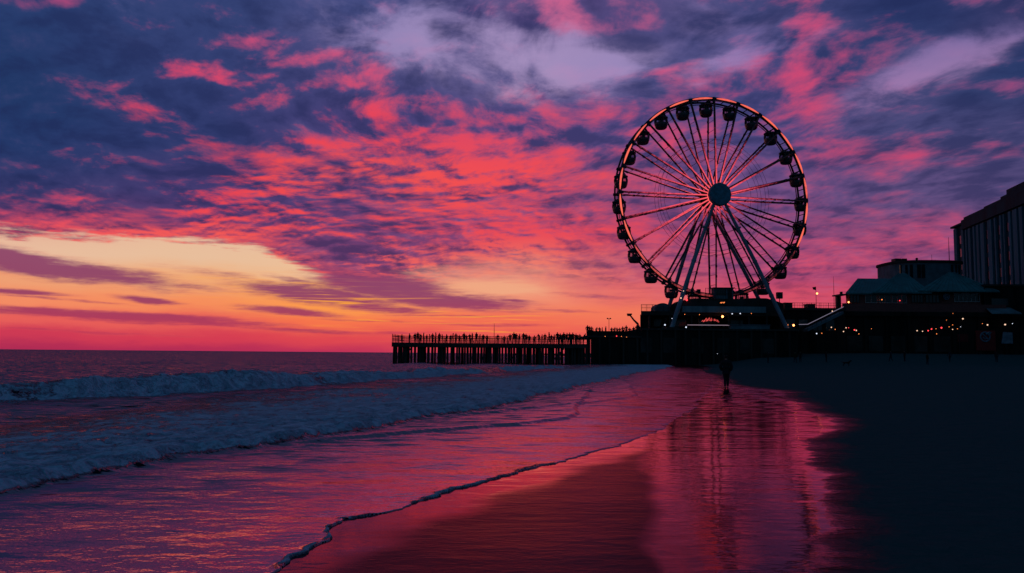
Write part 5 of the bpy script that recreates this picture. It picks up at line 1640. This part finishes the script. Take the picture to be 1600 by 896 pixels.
# ------------------------------------------------------------------ drum-shaped building behind
def build_drum():
    Y = 190.0
    X = lambda px: at(px, 440, Y).x
    Z = lambda py: at(1435, py, Y).z
    cx = X(1436)
    b = empty('round_building', (cx, Y, 1.5), 'squat flat roofed round building standing behind the teal roofs', 'building')
    o = Vector(b.location); a0, a1 = (X(1490) - X(1381)) / 2, 7.5
    def ell(k, f=1.0, n=28): t = 2 * math.pi * k / n; return cx + a0 * f * math.copysign(abs(math.cos(t)) ** .62, math.cos(t)), Y + a1 * f * math.copysign(abs(math.sin(t)) ** .62, math.sin(t))
    m = MB(); poly = [(*ell(k), 1.5) for k in range(28)]; m.prism(poly, (0, 0, Z(416) - 1.5)); rel(m, o).build('wall', MAT['drum'], b)
    m = MB(); poly = [(*ell(k, 1.035), Z(416) + .003) for k in range(28)]; m.prism(poly, (0, 0, Z(412.5) - Z(416))); rel(m, o).build('roof', MAT['wall_dark'], b)
    for px, w in ((1390, 3), (1396, 3), (1402, 4), (1412, 5), (1418, 5), (1462, 3), (1469, 3), (1475, 3)):
        # window slots on the front
        x = X(px); k = (x - cx) / a0; yy = Y - a1 * (max(0, 1 - abs(k) ** 3.2)) ** (1 / 3.2)
        m = MB(); hw = w * Y / FPX / 2; m.box(x - hw, x + hw, yy - .12, yy + .35, Z(439), Z(419)); rel(m, o).build('window', MAT['dark_glass'], b)
    m = MB()
    for pa, pb, t in ((1393.5, 1402.5, 406), (1404.5, 1412, 406)):
        m = MB(); m.box(X(pa), X(pb), Y - 2, Y, Z(412.5) + .003, Z(t)); rel(m, o).build('roof_plant', MAT['iron'], b)
    m = MB(); m.lathe([(.2, 0), (.2, .7), (.3, .8), (.28, 1.1), (.1, 1.2)], 8, (X(1427), Y - 2, Z(412.5))); rel(m, o).build('chimney', MAT['iron'], b)
    m = MB(); m.box(X(1449), X(1453), Y - 2, Y - 1, Z(412.5) + .003, Z(409.5)); rel(m, o).build('roof_vent', MAT['iron'], b)
    m = MB(); m.tube([(X(1448.5), Y - 2.5, Z(413)), (X(1448.5), Y - 2.5, Z(400))], .04, 5); rel(m, o).build('aerial', MAT['iron'], b)


build_drum()

# ------------------------------------------------------------------ tall hotel at the right
def build_hotel():
    YF, YN = 232.0, 186.0
    F = lambda px, py: at(px, py, YF)
    ax = at(1493, 400, YF).x                      # far corner
    # face runs from the far corner towards the viewer, slightly outward
    top = at(1493, 361, YF).z
    bx = at(1600, 300, YN).x
    d = Vector((bx - ax, YN - YF, 0)).normalized()
    nrm = Vector((d.y, -d.x, 0))                   # out of the face, to the left
    if nrm.x > 0: nrm = -nrm
    h = empty('hotel', (ax, YF, 1.5), 'tall dark hotel with vertical pilasters and a stepped roofline at the far right', 'hotel')
    o = Vector(h.location); c = Vector((ax, YF, 0)); L = 105.0

    def along(px):
        """distance along the face seen at column px"""
        r = ray(px, 420); k = r.x / r.y
        return (k * c.y - c.x) / (d.x - k * d.y)

    def zat(px, py, s): p = c + d * s; return at(px, py, p.y).z

    def block(s0, s1, z0, z1, back, depth, mat, name):
        m = MB(); a, b = c + d * s0 - nrm * back, c + d * s1 - nrm * back
        q = -nrm * depth
        m.prism([(a.x, a.y, z0), (b.x, b.y, z0), (b.x + q.x, b.y + q.y, z0), (a.x + q.x, a.y + q.y, z0)], (0, 0, z1 - z0))
        return rel(m, o).build(name, MAT[mat], h)
    s1 = along(1512)
    za = zat(1500, 352, along(1500)) - .5; zb = zat(1530, 332, along(1530)) - 3.4
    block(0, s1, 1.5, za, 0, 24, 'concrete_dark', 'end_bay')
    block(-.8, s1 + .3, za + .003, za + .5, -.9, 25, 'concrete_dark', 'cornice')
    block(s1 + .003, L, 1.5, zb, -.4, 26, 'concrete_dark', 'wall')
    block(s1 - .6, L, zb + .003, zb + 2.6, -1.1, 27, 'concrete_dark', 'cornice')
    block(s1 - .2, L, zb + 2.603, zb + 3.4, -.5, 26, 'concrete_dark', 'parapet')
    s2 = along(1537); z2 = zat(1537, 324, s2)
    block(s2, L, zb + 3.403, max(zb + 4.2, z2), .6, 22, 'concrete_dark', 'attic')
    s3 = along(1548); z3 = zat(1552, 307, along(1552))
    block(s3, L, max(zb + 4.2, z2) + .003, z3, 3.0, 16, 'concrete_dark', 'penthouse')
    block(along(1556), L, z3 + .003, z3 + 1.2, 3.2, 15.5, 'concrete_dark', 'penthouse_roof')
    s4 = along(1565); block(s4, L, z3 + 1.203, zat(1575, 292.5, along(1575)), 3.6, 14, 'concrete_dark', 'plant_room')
    # pilasters and the dark window strips between them
    rnd = random.Random(9)
    s = 0.5; k = 0
    while s < L - 2:
        w = rnd.choice([.6, .9, 1.7, 2.4, 1.2]); back = 0 if s < s1 else -.4
        zt = (za if s + w < s1 else zb) - .4
        if s < s1 < s + w + .2: s = s1 + .5; continue
        m = MB(); a, b = c + d * s - nrm * (back - .004), c + d * (s + w) - nrm * (back - .004); q = nrm * .5
        m.prism([(a.x, a.y, 1.5), (b.x, b.y, 1.5), (b.x + q.x, b.y + q.y, 1.5), (a.x + q.x, a.y + q.y, 1.5)], (0, 0, zt - 1.5))
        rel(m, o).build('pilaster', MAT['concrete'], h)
        g = rnd.choice([1.2, 2.6, 3.6, 1.8])
        wa = s + w + .15; wb = s + w + g - .15
        if not (wa < s1 < wb):
            for f in range(9):
                m = MB()
                z0 = 4 + f * (zt - 5) / 9
                a, b = c + d * wa - nrm * (back - .004), c + d * wb - nrm * (back - .004); q = nrm * .06
                m.prism([(a.x, a.y, z0), (b.x, b.y, z0), (b.x + q.x, b.y + q.y, z0), (a.x + q.x, a.y + q.y, z0)], (0, 0, (zt - 5) / 9 * .62))
                if f > 3 and k < 11: rel(m, o).build('window', MAT['dark_glass'], h)
        s += w + g; k += 1


build_hotel()
_p = at(1483, 410, 185.0)
mast(1483.5, 371, 412, 185.0, at(1484, 415, 185.0).z - 1.5, .09, 'mast', 'tall mast in front of the far corner of the hotel', 'mast')

# ------------------------------------------------------------------ people on the dry sand
GB = 'people far off on the dry sand'
rnd = random.Random(23)
for px, top, feet, fig, lb in ((1200, 556, 570, 0, 'faint figure on the sand nearest the lone walker'), (1242.5, 553, 569, 6, 'left figure of the pair standing below the roof terrace'), (1250.5, 553, 567, 5, 'right figure of the pair standing below the roof terrace'),
                               (1291, 549.5, 562, 0, 'faint figure below the left string of bulbs'), (1392, 551, 564, 1, 'figure walking on the sand between the two strings of bulbs'), (1413.5, 552, 563, 0, 'small figure just left of the right string of bulbs'),
                               (1449, 552, 569, 6, 'figure on the sand under the right string of bulbs'), (1484, 553, 565, 1, 'figure on the sand left of the red sign panel'), (1557, 553, 565, 0, 'figure on the sand in front of the signs')):
    Y = 1.62 * FPX / (feet - top)
    Y = min(max(Y, 85), 128)
    x = at(px, 560, Y).x; z = float(sand_height(np.array([x]), np.array([Y]))[0])
    person(x, Y, z, fig, 0.98, rnd.choice([0, R(180), R(90), R(-90)]), 'dark ' + lb, GB)


def dog():
    n = dict(rump=((0, .34, .46), .105), belly=((0, .08, .45), .10), chest=((0, -.20, .47), .135), neck=((0, -.36, .60), .08), head=((0, -.46, .70), .085), muz=((0, -.60, .67), .045),
             tail=((0, .46, .50), .03), tip=((0, .66, .62), .015))
    e = [('rump', 'belly'), ('belly', 'chest'), ('chest', 'neck'), ('neck', 'head'), ('head', 'muz'), ('rump', 'tail'), ('tail', 'tip')]
    for q, s in (('r', -1), ('l', 1)):
        n.update({'e' + q: ((s * .06, -.43, .80), .022), 'sh' + q: ((s * .09, -.22, .38), .06), 'w' + q: ((s * .09, -.22, .20), .035), 'p' + q: ((s * .09, -.25, .03), .03),
                  'k' + q: ((s * .10, .26, .34), .065), 'o' + q: ((s * .10, .42, .19), .03), 'b' + q: ((s * .10, .38, .03), .03)})
        e += [('head', 'e' + q), ('chest', 'sh' + q), ('sh' + q, 'w' + q), ('w' + q, 'p' + q), ('rump', 'k' + q), ('k' + q, 'o' + q), ('o' + q, 'b' + q)]
    me = skin_mesh('dog', n, e, 2); me.materials.append(MAT['hair'])
    Y = 112.0; x = at(1323, 562, Y).x
    o = bpy.data.objects.new('dog', me); COL.objects.link(o); o.location = (x, Y, float(sand_height(np.array([x]), np.array([Y]))[0])); o.rotation_euler.z = R(75); o.scale = (1.1,) * 3
    tag(o, 'small dark dog on the sand below the left string of bulbs', 'dog')


dog()
